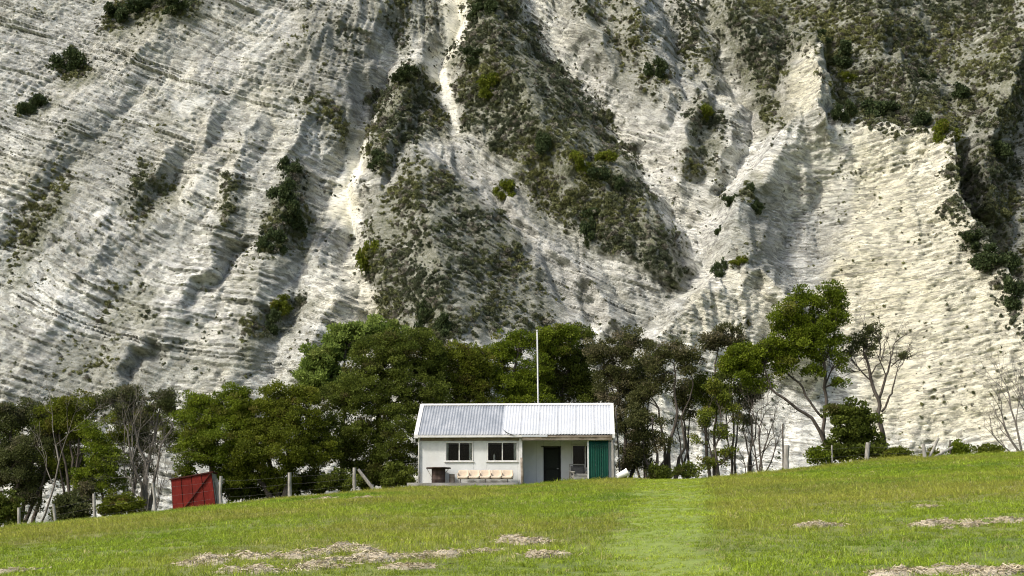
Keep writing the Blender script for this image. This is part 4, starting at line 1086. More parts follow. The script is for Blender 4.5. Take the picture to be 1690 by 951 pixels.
T('manuka_tree', 'grey half-dead tree with tangled bare branches left of the red shed', 'tree', 6.0, 245,
  [(180, 665, 36, 20), (230, 668, 36, 18), (270, 665, 28, 18), (205, 650, 30, 12), (290, 650, 24, 16), (205, 690, 20, 10), (250, 700, 24, 10), (225, 720, 24, 14, 1.0), (255, 740, 24, 16, 1.0), (230, 770, 24, 18, 1.0)], M_GREYLEAF, 14,
  stems=[[None, (240, 760, 0, .1), (215, 690, 0, .05)], [None, (248, 750, .3, .1), (262, 680, .2, .05)], [None, (262, 760, -.3, .07), (288, 690, 0, .04)], [None, (225, 780, -.4, .07), (205, 700, -.3, .04)]],
  dens=0.7, gap=0.3, warm=0.35, bark=M_BARKP, twigs=14, fine=6, group=BELT)
T('thicket_tree', 'dark leafy tree filling the gap behind the left twiggy trees', 'tree', 11.0, 60,
  [(40, 710, 44, 30), (90, 720, 40, 28), (20, 760, 40, 34), (75, 775, 44, 32), (120, 765, 30, 30), (-20, 730, 40, 40), (110, 690, 30, 20)], M_DARK, 15, dens=0.7, gap=0.18, group=BELT)
T('thicket_tree', 'dark leafy tree behind the grey half-dead tree', 'tree', 11.0, 215,
  [(200, 690, 38, 22), (250, 685, 38, 22), (190, 740, 26, 26), (280, 690, 26, 24), (215, 720, 26, 20), (285, 730, 16, 20)], M_OLIVE, 16, dens=0.65, gap=0.26, warm=0.3, group=BELT)
# dense mass left of the hut
T('kanuka_tree', 'dense olive-green tree reaching the ground right of the red shed', 'tree', 4.5, 350,
  [(330, 690, 40, 34), (385, 680, 44, 34), (320, 740, 36, 34, -.5), (360, 730, 44, 36, -.8), (410, 720, 40, 40), (330, 660, 24, 16), (380, 655, 26, 18), (310, 770, 20, 16), (375, 775, 34, 26, .5)], M_BRIGHT, 21,
  warm=0.2, group=BELT, trunk_r=0.2)
T('kanuka_tree', 'dark green bushy tree behind the lone thick fence post', 'tree', 4.0, 465,
  [(440, 690, 44, 40), (490, 690, 46, 40), (420, 745, 40, 34, -.6), (470, 740, 46, 36, -.8), (515, 740, 38, 36), (460, 655, 34, 20), (405, 785, 34, 24), (460, 785, 40, 22), (505, 655, 30, 20)], M_OLIVE, 22,
  warm=0.15, group=BELT, trunk_r=0.22, stems=[[None, (450, 780, 0, .14), (440, 690, 0, .06)], [None, (480, 775, 0, .14), (495, 690, 0, .06)], [None, (420, 790, 0, .1), (412, 720, 0, .05)]])
T('kanuka_tree', 'tallest dense dark tree just left of the hut', 'tree', 6.5, 610,
  [(625, 596, 58, 40), (672, 592, 54, 40), (572, 656, 44, 36), (630, 650, 60, 44, -1.2), (690, 650, 44, 42, -.4), (580, 710, 54, 40, -1), (650, 715, 54, 44, -1.4), (645, 566, 34, 18), (684, 560, 34, 18), (560, 755, 40, 28, -.4), (630, 765, 50, 28, -.6), (715, 590, 24, 34)], M_DARK, 23,
  warm=0.18, group=BELT, trunk_r=0.26, clump=0.46)
T('willow_tree', 'pale lime-green tree peeking out behind the tallest dark tree', 'tree', 12.0, 565,
  [(535, 592, 34, 30), (572, 570, 36, 26), (612, 552, 34, 22), (514, 618, 22, 24), (550, 635, 34, 36), (642, 545, 22, 14)], M_LIME, 24, leaf=(0.22, 0.06), group=BELT)
T('kanuka_tree', 'tree with yellowish olive crown just above the left end of the roof', 'tree', 8.0, 740,
  [(725, 610, 34, 30), (760, 590, 38, 26), (790, 605, 30, 30), (735, 645, 40, 28), (780, 645, 36, 28), (750, 690, 44, 34)], M_OLIVE, 25, warm=0.4, group=BELT)
T('kanuka_tree', 'bright green tree left of the white pole above the roof', 'tree', 9.0, 840,
  [(820, 590, 30, 28), (850, 570, 28, 24), (905, 565, 36, 28), (840, 620, 40, 28, -.5), (880, 620, 34, 30), (800, 635, 26, 22), (860, 660, 50, 30), (935, 550, 22, 14)], M_BRIGHT, 26, gap=0.08, group=BELT)
T('kanuka_tree', 'dark green tree right of the white pole above the roof', 'tree', 11.0, 950,
  [(935, 575, 40, 34), (965, 610, 38, 36), (920, 620, 36, 34), (950, 650, 46, 34), (905, 590, 26, 24), (955, 550, 26, 16)], M_DARK, 27, group=BELT)
T('manuka_tree', 'brownish dark tree rising at the right end of the roof', 'tree', 7.0, 1030,
  [(1005, 575, 34, 26), (1035, 565, 30, 22), (1020, 605, 38, 28), (1045, 640, 32, 28), (1010, 640, 30, 30), (1035, 690, 30, 28), (1050, 735, 26, 28), (1040, 765, 24, 16)], M_BROWN, 28,
  stems=[[None, (1032, 740, 0, .12), (1020, 640, 0, .08), (1010, 580, 0, .04)], [None, (1045, 730, .2, .1), (1048, 650, 0, .05)], [None, (1060, 740, .2, .06), (1062, 690, 0, .03)]], gap=0.05, warm=0.35, group=BELT)
T('manuka_tree', 'umbrella-crowned tree on slim bent trunks right of the hut', 'tree', 5.0, 1102,
  [(1085, 590, 26, 22), (1115, 585, 30, 22), (1140, 600, 20, 18), (1100, 615, 34, 18), (1075, 640, 22, 16), (1060, 660, 20, 18)], M_BROWN, 29,
  stems=[[None, (1105, 730, 0, .10), (1118, 680, 0, .085), (1112, 600, 0, .04)], [None, (1098, 740, .2, .08), (1088, 690, .1, .06), (1072, 640, 0, .03)], [None, (1130, 740, 0, .07), (1124, 690, .1, .06), (1140, 610, 0, .03)]],
  gap=0.08, warm=0.35, dens=0.9, group=BELT)
T('manuka_tree', 'small leafy tree with thin stems between hut and umbrella tree', 'tree', 4.0, 1080,
  [(1075, 690, 26, 20), (1060, 720, 22, 20), (1090, 735, 18, 22), (1068, 760, 24, 18), (1050, 690, 18, 20)], M_BROWN, 30,
  stems=[[None, (1085, 750, 0, .07), (1078, 690, 0, .04)], [None, (1062, 750, 0, .06), (1058, 700, 0, .03)], [None, (1096, 760, .2, .05), (1092, 720, 0, .03)]], dens=0.55, gap=0.3, warm=0.1, group=BELT)
T('manuka_tree', 'slender tree with small brown flat-topped crown left of the big green tree', 'tree', 10.0, 1180,
  [(1185, 560, 30, 12), (1200, 548, 22, 10), (1170, 575, 20, 10), (1215, 565, 18, 12)], M_BROWN, 31, trunk_r=0.1,
  stems=[[None, (1182, 690, 0, .08), (1180, 600, 0, .05), (1190, 565, 0, .03)]], gap=0.15, warm=0.4, group=BELT)
T('kanuka_tree', 'dark leaning tree with thin trunk right of the umbrella tree', 'tree', 6.2, 1168,
  [(1165, 625, 26, 20), (1190, 640, 24, 22), (1150, 650, 16, 14), (1180, 665, 26, 16)], M_DARK, 32,
  stems=[[None, (1166, 740, 0, .09), (1168, 670, 0, .07), (1170, 630, 0, .04)]], gap=0.1, trunk_r=0.1, group=BELT)
T('young_tree', 'yellow-green young tree with loose foliage down to the grass', 'tree', 4.3, 1185,
  [(1160, 690, 16, 22), (1192, 670, 22, 20), (1155, 730, 14, 22), (1198, 715, 20, 18), (1212, 690, 14, 18), (1160, 762, 22, 14), (1205, 755, 22, 20), (1180, 640, 16, 14)], M_LIMEO, 33, gap=0.36, warm=0.3, dens=0.7, clump=0.36, fine=6, stems=[[None, (1180, 740, 0, .05), (1190, 690, 0, .03)], [None, (1172, 740, .2, .04), (1160, 700, 0, .025)]], group=BELT)
# the big bright tree with its long low limb
T('totara_tree', 'largest bright green tree on the right with a long limb leaning left', 'tree', 4.0, 1372,
  [(1335, 495, 36, 20), (1370, 485, 24, 16), (1300, 520, 34, 22), (1345, 535, 38, 24), (1378, 530, 18, 22), (1285, 560, 30, 22), (1320, 570, 32, 20), (1265, 590, 28, 22), (1230, 585, 30, 18), (1215, 605, 26, 14), (1290, 605, 26, 14),
   (1365, 590, 26, 16), (1385, 600, 14, 14), (1345, 610, 22, 12), (1250, 615, 26, 14), (1375, 560, 16, 12), (1310, 545, 30, 20), (1275, 575, 26, 16), (1340, 560, 26, 14), (1240, 600, 30, 16), (1205, 590, 20, 12), (1380, 500, 16, 18), (1226, 625, 22, 12), (1262, 636, 20, 12), (1300, 590, 26, 14), (1382, 630, 12, 10)], M_BRIGHT, 41,
  stems=[[None, (1363, 735, 0, .12), (1340, 690, -.2, .095), (1300, 662, -.4, .08), (1272, 640, -.4, .065), (1262, 610, -.3, .045)],
         [(1363, 735, 0, .11), (1361, 680, .2, .10), (1360, 640, .2, .09), (1355, 560, .1, .07), (1345, 500, 0, .04)],
         [(1358, 690, .2, .075), (1325, 640, .3, .065), (1295, 612, .2, .055), (1290, 560, 0, .04)],
         [(1358, 600, .1, .06), (1376, 560, 0, .04)], [(1356, 570, .1, .06), (1318, 540, 0, .04)], [(1361, 640, .2, .05), (1378, 600, .2, .035)]],
  gap=0.16, warm=0.1, trunk_r=0.2, clump=0.38, dens=1.0, twigs=10, fine=4, limb_amp=0.045, group=BELT)
T('ivy_bush', 'dark green rounded bush wrapped round the foot of the big tree', 'bush', 3.2, 1395,
  [(1380, 688, 18, 20), (1408, 680, 16, 18), (1430, 690, 14, 22), (1395, 715, 30, 20), (1432, 725, 20, 26), (1385, 745, 30, 16), (1420, 748, 30, 14), (1445, 745, 14, 12)], M_DARK, 42, warm=0.05, clump=0.4, leaf=(0.13, 0.07), trunk_r=0.08)
T('sparse_tree', 'thin-leaved tree with crooked bare upper branches on the right', 'tree', 4.5, 1460,
  [(1418, 560, 16, 12), (1440, 545, 16, 10), (1408, 580, 12, 8), (1435, 568, 16, 10), (1450, 560, 10, 8), (1425, 590, 12, 8), (1490, 588, 5, 4)], M_GREYLEAF, 43,
  stems=[[None, (1460, 735, 0, .14), (1452, 670, 0, .12), (1436, 620, 0, .09), (1425, 580, 0, .06), (1430, 545, 0, .03)],
         [(1450, 660, 0, .09), (1462, 620, 0, .07), (1470, 590, .1, .045), (1478, 565, .1, .02)], [(1455, 680, 0, .07), (1472, 650, -.2, .055), (1480, 615, -.2, .03), (1484, 600, 0, .015)],
         [(1440, 630, 0, .05), (1415, 605, .2, .035), (1400, 590, .2, .02)], [(1462, 620, 0, .04), (1450, 590, .2, .03), (1452, 560, .3, .012)], [(1436, 620, 0, .05), (1452, 600, -.2, .03), (1462, 575, -.2, .012)],
         [(1470, 605, 0, .04), (1488, 590, -.1, .02)], [(1430, 610, 0, .04), (1405, 615, 0, .02)]],
  clump=0.26, gap=0.32, warm=0.1, trunk_r=0.17, twigs=16, dens=0.8, fine=5, bark=M_BARK, group=BELT)
for k_, (u_, Y_, vt_, mat_, lab_) in enumerate([(1128, 8.0, 640, M_BROWN, 'slim upright tree with a thin dark trunk behind the umbrella tree'), (1208, 7.0, 600, M_DARK, 'slim tree with a thin trunk just left of the big tree limb'),
        (1238, 8.5, 640, M_GREYLEAF, 'thin sparse grey tree under the big tree left branch'), (1062, 9.0, 600, M_DARK, 'slim dark tree just right of the roof end')]):
    T('manuka_tree', lab_, 'tree', Y_, u_ + 2, [(u_ - 8, vt_ + 6, 20, 14), (u_ + 10, vt_, 18, 12), (u_, vt_ + 22, 22, 12), (u_ + 12, vt_ + 40, 12, 10), (u_ - 10, vt_ + 60, 12, 12)], mat_, 90 + k_,
      stems=[[None, (u_ + 3, 720, 0, .06), (u_ - 2, vt_ + 40, 0, .05), (u_, vt_, 0, .025)], [None, (u_ + 8, 725, .3, .05), (u_ + 12, vt_ + 40, .2, .03)], [None, (u_ - 5, 740, -.2, .045), (u_ - 12, vt_ + 60, 0, .03)]], gap=0.2, dens=0.8, trunk_r=0.09, warm=0.25, fine=3, group=BELT)
# bare trees
def bare_tree(name, label, cat, Y, u, starts, seed, bark, depth=4, spread=0.45, up=0.2, group=None):
    rng = np.random.default_rng(seed); b0 = base_pt(u, Y)
    root = empty(name, tuple(b0)); tag(root, label, cat, group); mb = MB()
    for (u1, v1, dy, r) in starts:
        e = at(u1, v1, Y + dy) - b0; L = np.linalg.norm(e)
        w = wiggle((0, 0, 0), e, 5, 0.05, rng)
        mb.tube(w, list(np.linspace(r, r * 0.6, 5)), 6)
        for k in (2, 3, 4, 4):
            fork(mb, w[k], unit(unit(e) + rng.normal(size=3) * spread + np.array([0, 0, up])), L * 0.33, r * 0.45, depth - 1, rng, spread, up, 4)
    mb.build('branches', bark, root, smooth=True)
    return root
bare_tree('bare_tree', 'leafless grey tree with long rising branches at the right edge', 'tree', 3.0, 1690, [(1655, 690, 0, .08), (1665, 650, .3, .07), (1690, 660, -.3, .08), (1715, 670, .2, .08), (1640, 720, -.2, .05)], 51, M_BARKP, 4, 0.35, 0.25)
bare_tree('bare_shrub', 'leafless dark shrub with fine upright twigs beside the stout fence post', 'shrub', 3.0, 1253, [(1240, 720, 0, .06), (1253, 705, .3, .07), (1268, 720, -.2, .06), (1280, 735, .2, .05)], 52, M_BARK, 5, 0.42, 0.15)
bare_tree('bare_shrub', 'tangled grey dead shrub between slim trunks and the fence on the right', 'shrub', 4.5, 1235, [(1220, 745, 0, .04), (1240, 735, .2, .05), (1255, 750, .2, .04)], 53, M_BARKP, 4, 0.55, 0.0)
bare_tree('bare_tree', 'dead grey shrub of tangled branches beside the red shed', 'shrub', 2.2, 250, [(215, 790, 0, .035), (240, 765, .2, .04), (262, 770, -.2, .035), (275, 780, .1, .03), (225, 820, -.2, .03), (270, 800, -.2, .03)], 54, M_BARKP, 5, 0.55, 0.05)
bare_tree('bare_tree', 'crooked pale dead trunk rising between the left trees', 'tree', 3.5, 62, [(92, 735, 0, .07)], 55, M_BARKP, 3, 0.5, 0.1)
bare_tree('bare_tree', 'thin bare tree standing between cone bush and dead grey tree', 'tree', 4.5, 210, [(218, 720, 0, .06), (205, 740, .2, .05), (226, 735, -.2, .05)], 56, M_BARKP, 4, 0.45, 0.2)
# low bushes along the fence
def bush(label, u, v, ru, rv, Y, mat, seed, **kw):
    x = at(u, v, Y)
    return T('low_bush', label, 'bush', Y, u, [(u, v, ru * .7, rv * .8), (u - ru * .45, v + rv * .25, ru * .5, rv * .6), (u + ru * .45, v + rv * .3, ru * .5, rv * .6)], mat, seed, trunk_r=0.05, clump=0.3, leaf=(0.13, 0.05), group='low bushes along the fence', **kw)
bush('round olive bush before the dead grey tree on the left', 200, 832, 40, 26, 0.6, M_OLIVE, 61, warm=0.3)
bush('dull green bush between the second and third left fence posts', 115, 838, 38, 30, 1.0, M_GREYLEAF, 62)
bush('pale silvery flowering bush above the round olive bush', 142, 812, 14, 18, 1.6, M_BROWN, 63, warm=0.8)
bush('dark low bush in the left corner behind the first fence post', 5, 840, 36, 34, 1.5, M_DARK, 64)
bush('green bush between the stout post and the big tree foot', 1350, 752, 20, 16, 1.4, M_BRIGHT, 65)
bush('low green bush right of the pale leaning fence post', 1480, 748, 30, 12, 2.2, M_OLIVE, 66)
bush('bright green bush behind the two fallen braces', 1583, 740, 18, 14, 1.8, M_BRIGHT, 67)
bush('low green bush under the bare tree at the right edge', 1632, 742, 22, 8, 2.5, M_OLIVE, 68)
bush('small dark bush at the foot of the umbrella tree', 1132, 777, 20, 12, 2.5, M_DARK, 69)
bush('low dark bush between umbrella tree trunks and hut', 1085, 780, 24, 10, 2.5, M_DARK, 70)
bush('dark undergrowth bush behind the fence post with the fallen brace', 560, 790, 34, 22, 3.0, M_DARK, 72)
bush('dark undergrowth bush against the left end of the hut', 655, 785, 32, 24, 4.0, M_DARK, 73)
for k_, (u_, v_, ru_, lab_) in enumerate([(320, 812, 34, 'dark undergrowth bush behind the red shed'), (400, 806, 36, 'dark undergrowth bush between the red shed and the lone thick post'), (455, 800, 36, 'dark undergrowth bush just left of the lone thick post'),
        (515, 796, 34, 'dark undergrowth bush just right of the lone thick post'), (610, 785, 36, 'dark undergrowth bush behind the fallen brace')]):
    bush(lab_, u_, v_, ru_, 24, 5.5, M_DARK, 80 + k_)
bush('low green bush half hidden behind the dark post with braces', 1535, 752, 16, 9, 2.4, M_OLIVE, 74)

# ------------------------------------------------------------------ shrubs one can tell apart on the cliff
protos = []
for k in range(6):
    rng = np.random.default_rng(200 + k)
    lobes = [(rng.normal() * 0.45, rng.normal() * 0.3, 0.55 + 0.30 * rng.normal(), 0.22 + 0.22 * rng.random(), 0.3, 0.18 + 0.2 * rng.random()) for _ in range(9)]
    C, Rr = lobe_clumps(lobes, rng, 0.17, 1.0, 0.2)
    protos.append(leaf_cloud('cliff_shrub', C, Rr, 210, rng, (0.13, 0.055), 0.85, 0.1))
CLS = [
 (118, 105, 26, 24, 'D', 'dark shrub clinging to the pale ridge at upper left'), (60, 168, 20, 20, 'D', 'dark shrub below the larger one on the upper left ridge'),
 (45, 183, 14, 16, 'D', 'lowest small dark shrub of the upper left ridge'), (190, 22, 22, 18, 'D', 'dark shrub at the left end of the upper left thicket'),
 (235, 10, 28, 20, 'D', 'dark shrub in the middle of the upper left thicket'), (285, 8, 28, 18, 'D', 'dark shrub at the right end of the upper left thicket'),
 (478, 275, 14, 20, 'D', 'topmost dark shrub of the narrow dark stripe on the left cliff'), (470, 320, 22, 26, 'D', 'dark shrub in the upper part of the narrow dark stripe'),
 (478, 365, 24, 24, 'D', 'dark shrub in the lower part of the narrow dark stripe'), (455, 395, 20, 20, 'D', 'lowest dark shrub of the narrow dark stripe'),
 (470, 510, 24, 18, 'O', 'green shrub on the low knoll above the left trees'), (445, 535, 20, 18, 'D', 'darker shrub left on the low knoll above the left trees'),
 (672, 125, 26, 18, 'D', 'dark shrub at the top of the spur left of the white chute'), (630, 260, 16, 16, 'D', 'small dark shrub at the foot of the left central spur'),
 (893, 240, 20, 22, 'D', 'round dark shrub alone in the middle of the scrubby slope'), (805, 140, 24, 20, 'O', 'olive shrub high in the centre of the scrubby slope'),
 (800, 12, 26, 20, 'D', 'dark shrub at the top centre of the scrubby slope'), (785, 95, 24, 14, 'D', 'dark low shrub below the top of the central scrub slope'),
 (955, 268, 22, 18, 'O', 'left olive shrub of the cluster low on the central slope'), (985, 290, 24, 20, 'D', 'middle dark shrub of the cluster low on the central slope'),
 (1002, 262, 18, 14, 'O', 'upper right olive shrub of the cluster low on the central slope'), (1022, 302, 14, 14, 'D', 'rightmost dark shrub of the cluster low on the central slope'),
 (985, 352, 26, 14, 'D', 'wide dark shrub above the striped strata right of centre'), (972, 385, 14, 20, 'D', 'upright dark shrub above the striped strata right of centre'),
 (702, 515, 16, 26, 'D', 'dark upright shrub low on the grey pyramid above the trees'), (735, 535, 18, 20, 'D', 'dark shrub just above the tree belt left of centre'),
 (610, 430, 20, 34, 'O', 'green shrub patch on the left edge of the grey pyramid'), (835, 310, 18, 16, 'O', 'olive shrub at the head of the striped strata'),
 (1362, 68, 20, 14, 'D', 'dark shrub just above right of the pale rock spire'), (1390, 95, 26, 20, 'D', 'large dark shrub right of the pale rock spire'),
 (1392, 185, 16, 20, 'D', 'dark shrub on the right shoulder of the pale spire'), (1448, 180, 28, 24, 'D', 'round dark shrub above the pale amphitheatre'),
 (1525, 200, 24, 16, 'D', 'dark shrub near the top right corner of the amphitheatre'), (1555, 215, 18, 18, 'O', 'greener shrub at the top right corner of the amphitheatre'),
 (1585, 155, 26, 18, 'D', 'dark shrub on the upper right slope'), (1395, 130, 12, 10, 'O', 'small bright shrub below the large shrub right of the spire'),
 (1527, 125, 16, 12, 'D', 'small dark shrub high on the upper right slope'), (1205, 330, 14, 10, 'D', 'left dark shrub on the pale rim right of centre'),
 (1240, 312, 10, 12, 'D', 'upper dark shrub on the pale rim right of centre'), (1250, 342, 18, 10, 'D', 'right dark shrub on the pale rim right of centre'),
 (1186, 382, 8, 8, 'D', 'tiny dark shrub on the rim below the three rim shrubs'), (1189, 448, 10, 16, 'D', 'dark upright shrub at the notch in the pale rim'),
 (1216, 432, 16, 10, 'O', 'olive shrub right of the notch in the pale rim'), (1232, 530, 7, 8, 'B', 'small brown shrub alone on the pale slope above the brown tree'),
 (1640, 250, 22, 16, 'D', 'dark shrub on the shaded slope right of the amphitheatre'), (1600, 395, 30, 16, 'D', 'wide dark shrub beside the right amphitheatre rim'),
 (1650, 430, 30, 22, 'D', 'dark shrub on the dark slope at the right edge'), (1672, 490, 26, 24, 'D', 'lowest large dark shrub at the right edge'),
 (1085, 115, 16, 20, 'D', 'dark shrub on the white slope right of the central spur'), (1158, 185, 16, 20, 'O', 'olive shrub on the small pointed spur right of centre'),
]
MD = {'D': leaf_mat('shrub_dark', (0.022, 0.036, 0.014), (0.060, 0.080, 0.030), (0.08, 0.08, 0.04), 0.15), 'O': M_OLIVE, 'B': M_BROWN}
pm = {}
for i, (u, v_, ru, rv, kind, lab) in enumerate(CLS):
    p = cliff_hit(u, v_ + rv * 0.5)
    s = F_PX / (p[1] + 90)
    key = (i % 6, kind)
    if key not in pm:
        q = protos[i % 6].copy(); q.materials.clear(); q.materials.append(MD[kind]); pm[key] = q
    o = bpy.data.objects.new('cliff_shrub', pm[key]); COL.objects.link(o)
    o.location = (p[0], p[1] - 0.2, p[2] - rv * 0.35 / s)
    o.scale = (ru / s * 1.15, (ru + rv) / 2 / s * 1.0, rv / s * 1.35); o.rotation_euler = (0, 0, i * 1.7)
    tag(o, lab, 'shrub', 'shrubs on the cliff')

# ------------------------------------------------------------------ geometry-node scatter for scrub and grass
def scatter(name, pts, scale, rot, col, protos_, kind='stuff', which=None, tilt=None):
    """one object: a point per plant, an instance of one of the prototypes on each"""
    me = bpy.data.meshes.new(name); me.vertices.add(len(pts)); me.vertices.foreach_set('co', np.ascontiguousarray(pts, np.float32).ravel())
    a = me.attributes.new('sc', 'FLOAT_VECTOR', 'POINT'); a.data.foreach_set('vector', np.ascontiguousarray(scale, np.float32).ravel())
    a = me.attributes.new('ro', 'FLOAT_VECTOR', 'POINT'); a.data.foreach_set('vector', np.ascontiguousarray(rot, np.float32).ravel())
    a = me.attributes.new('wi', 'INT', 'POINT'); a.data.foreach_set('value', np.ascontiguousarray(which, np.int32))
    color_attr(me, 'gcol', col)
    o = bpy.data.objects.new(name, me); COL.objects.link(o); tag(o, kind=kind)
    ng = bpy.data.node_groups.new(name + '_scatter', 'GeometryNodeTree')
    ng.interface.new_socket('Geometry', in_out='INPUT', socket_type='NodeSocketGeometry'); ng.interface.new_socket('Geometry', in_out='OUTPUT', socket_type='NodeSocketGeometry')
    gi = ng.nodes.new('NodeGroupInput'); go = ng.nodes.new('NodeGroupOutput')
    iop = ng.nodes.new('GeometryNodeInstanceOnPoints'); iop.inputs['Pick Instance'].default_value = True
    gtoi = ng.nodes.new('GeometryNodeGeometryToInstance')
    for pr in reversed(protos_):
        oi = ng.nodes.new('GeometryNodeObjectInfo'); oi.inputs['Object'].default_value = pr; oi.inputs['As Instance'].default_value = True
        ng.links.new(oi.outputs['Geometry'], gtoi.inputs[0])
    def attr(nm, dt):
        n = ng.nodes.new('GeometryNodeInputNamedAttribute'); n.data_type = dt; n.inputs['Name'].default_value = nm; return n.outputs[0]
    m2p = ng.nodes.new('GeometryNodeMeshToPoints')
    ng.links.new(gi.outputs[0], m2p.inputs[0]); ng.links.new(m2p.outputs[0], iop.inputs['Points'])
    jn = ng.nodes.new('GeometryNodeJoinGeometry')
    for oi in [n for n in ng.nodes if n.type == 'OBJECT_INFO']: ng.links.new(oi.outputs['Geometry'], jn.inputs[0])
    ng.nodes.remove(gtoi)
    ng.links.new(jn.outputs[0], iop.inputs['Instance'])
    ng.links.new(attr('wi', 'INT'), iop.inputs['Instance Index'])
    ng.links.new(attr('sc', 'FLOAT_VECTOR'), iop.inputs['Scale'])
    e2r = ng.nodes.new('FunctionNodeEulerToRotation'); ng.links.new(attr('ro', 'FLOAT_VECTOR'), e2r.inputs[0]); ng.links.new(e2r.outputs[0], iop.inputs['Rotation'])
    ng.links.new(iop.outputs[0], go.inputs[0])
    md = o.modifiers.new('scatter', 'NODES'); md.node_group = ng
    return o
def inst_leaf_mat(name, transl=0.2, rough=0.7):
    m, nt, b = new_mat(name)
    a = node(nt, 'ShaderNodeAttribute', attribute_name='gcol'); a.attribute_type = 'INSTANCER'
    t = node(nt, 'ShaderNodeAttribute', attribute_name='tint'); s = nt.nodes.new('ShaderNodeSeparateColor'); nt.links.new(t.outputs['Color'], s.inputs[0])
    k = math_n(nt, 'ADD', math_n(nt, 'MULTIPLY', s.outputs[0], 1.0), 0.5)
    vm = nt.nodes.new('ShaderNodeVectorMath'); vm.operation = 'SCALE'; nt.links.new(a.outputs['Color'], vm.inputs[0]); nt.links.new(k, vm.inputs['Scale'])
    nt.links.new(vm.outputs[0], b.inputs['Base Color']); b.inputs['Roughness'].default_value = rough; b.inputs['Specular IOR Level'].default_value = 0.2
    tr = nt.nodes.new('ShaderNodeBsdfTranslucent'); nt.links.new(vm.outputs[0], tr.inputs['Color'])
    mx = nt.nodes.new('ShaderNodeMixShader'); mx.inputs[0].default_value = transl
    nt.links.new(b.outputs[0], mx.inputs[1]); nt.links.new(tr.outputs[0], mx.inputs[2]); nt.links.new(mx.outputs[0], nt.nodes['Material Output'].inputs['Surface'])
    return m
def loose(name, me, mat):
    me.materials.clear(); me.materials.append(mat)
    return bpy.data.objects.new(name, me)          # never linked: only a source for the scatter
M_SC = inst_leaf_mat('scrub_leaf', 0.15)
sp_ = []
for k in range(5):
    rng = np.random.default_rng(300 + k)
    C = rng.normal(size=(9, 3)) * np.array([0.45, 0.45, 0.22]) + np.array([0, 0, 0.35])
    sp_.append(loose('scrub_source', leaf_cloud('scrub_source', C, 0.30 + 0.2 * rng.random(9), 60, rng, (0.26, 0.13), 0.8, 0.2), M_SC))
rng = np.random.default_rng(77)
N = 330000
px = rng.uniform(-94, 94, N); pz = rng.uniform(-4, 96, N)
jx = np.clip(np.searchsorted(cxs, px), 1, len(cxs) - 1); iz = np.clip(np.searchsorted(czs, pz), 1, len(czs) - 1)
py = CY[iz, jx]; pu, pv = project(px, py, pz)
dens = masks(pu, pv, VEG, 18, 16, 70)
patch = fbm(px / 5.5, pz / 5.5, 130, 3)
dens = np.clip(dens * (1 + 0.9 * patch) - 0.10 * (dens < 0.5), 0, 1) ** 1.25
spars = 0.010 + 0.10 * sstep(-0.1, 0.9, fbm(px / 9, pz / 7, 133, 3))
keep = rng.random(N) < np.maximum(dens * 0.48, spars)
px, py, pz, dens, patch = px[keep], py[keep], pz[keep], dens[keep], patch[keep]; pu, pv = pu[keep], pv[keep]
n = len(px)
sz = (0.15 + 0.38 * rng.random(n) ** 2.4) * (0.55 + 0.7 * dens)
hue = np.clip(fbm(px / 14, pz / 14, 140, 3) * 0.9 + 0.35 + 0.25 * rng.normal(size=n) + 0.35 * (pu < 420) + 0.15 * (pu > 1150) * (pv < 200), 0, 1)[:, None]
col = (1 - hue) * np.array([0.070, 0.083, 0.046]) + hue * np.array([0.155, 0.160, 0.060])
gr = (rng.random(n) < 0.18)[:, None]
col = np.where(gr, np.array([0.17, 0.16, 0.125]), col) * (0.7 + 0.6 * rng.random((n, 1)))
scatter('cliff_scrub', np.stack([px, py - 0.05, pz - 0.1], -1), np.stack([sz, sz, sz * (0.7 + 0.5 * rng.random(n))], -1),
        np.stack([0.5 + 0.2 * rng.normal(size=n), 0.2 * rng.normal(size=n), rng.random(n) * 6.28], -1), col, sp_, which=rng.integers(0, 5, n))

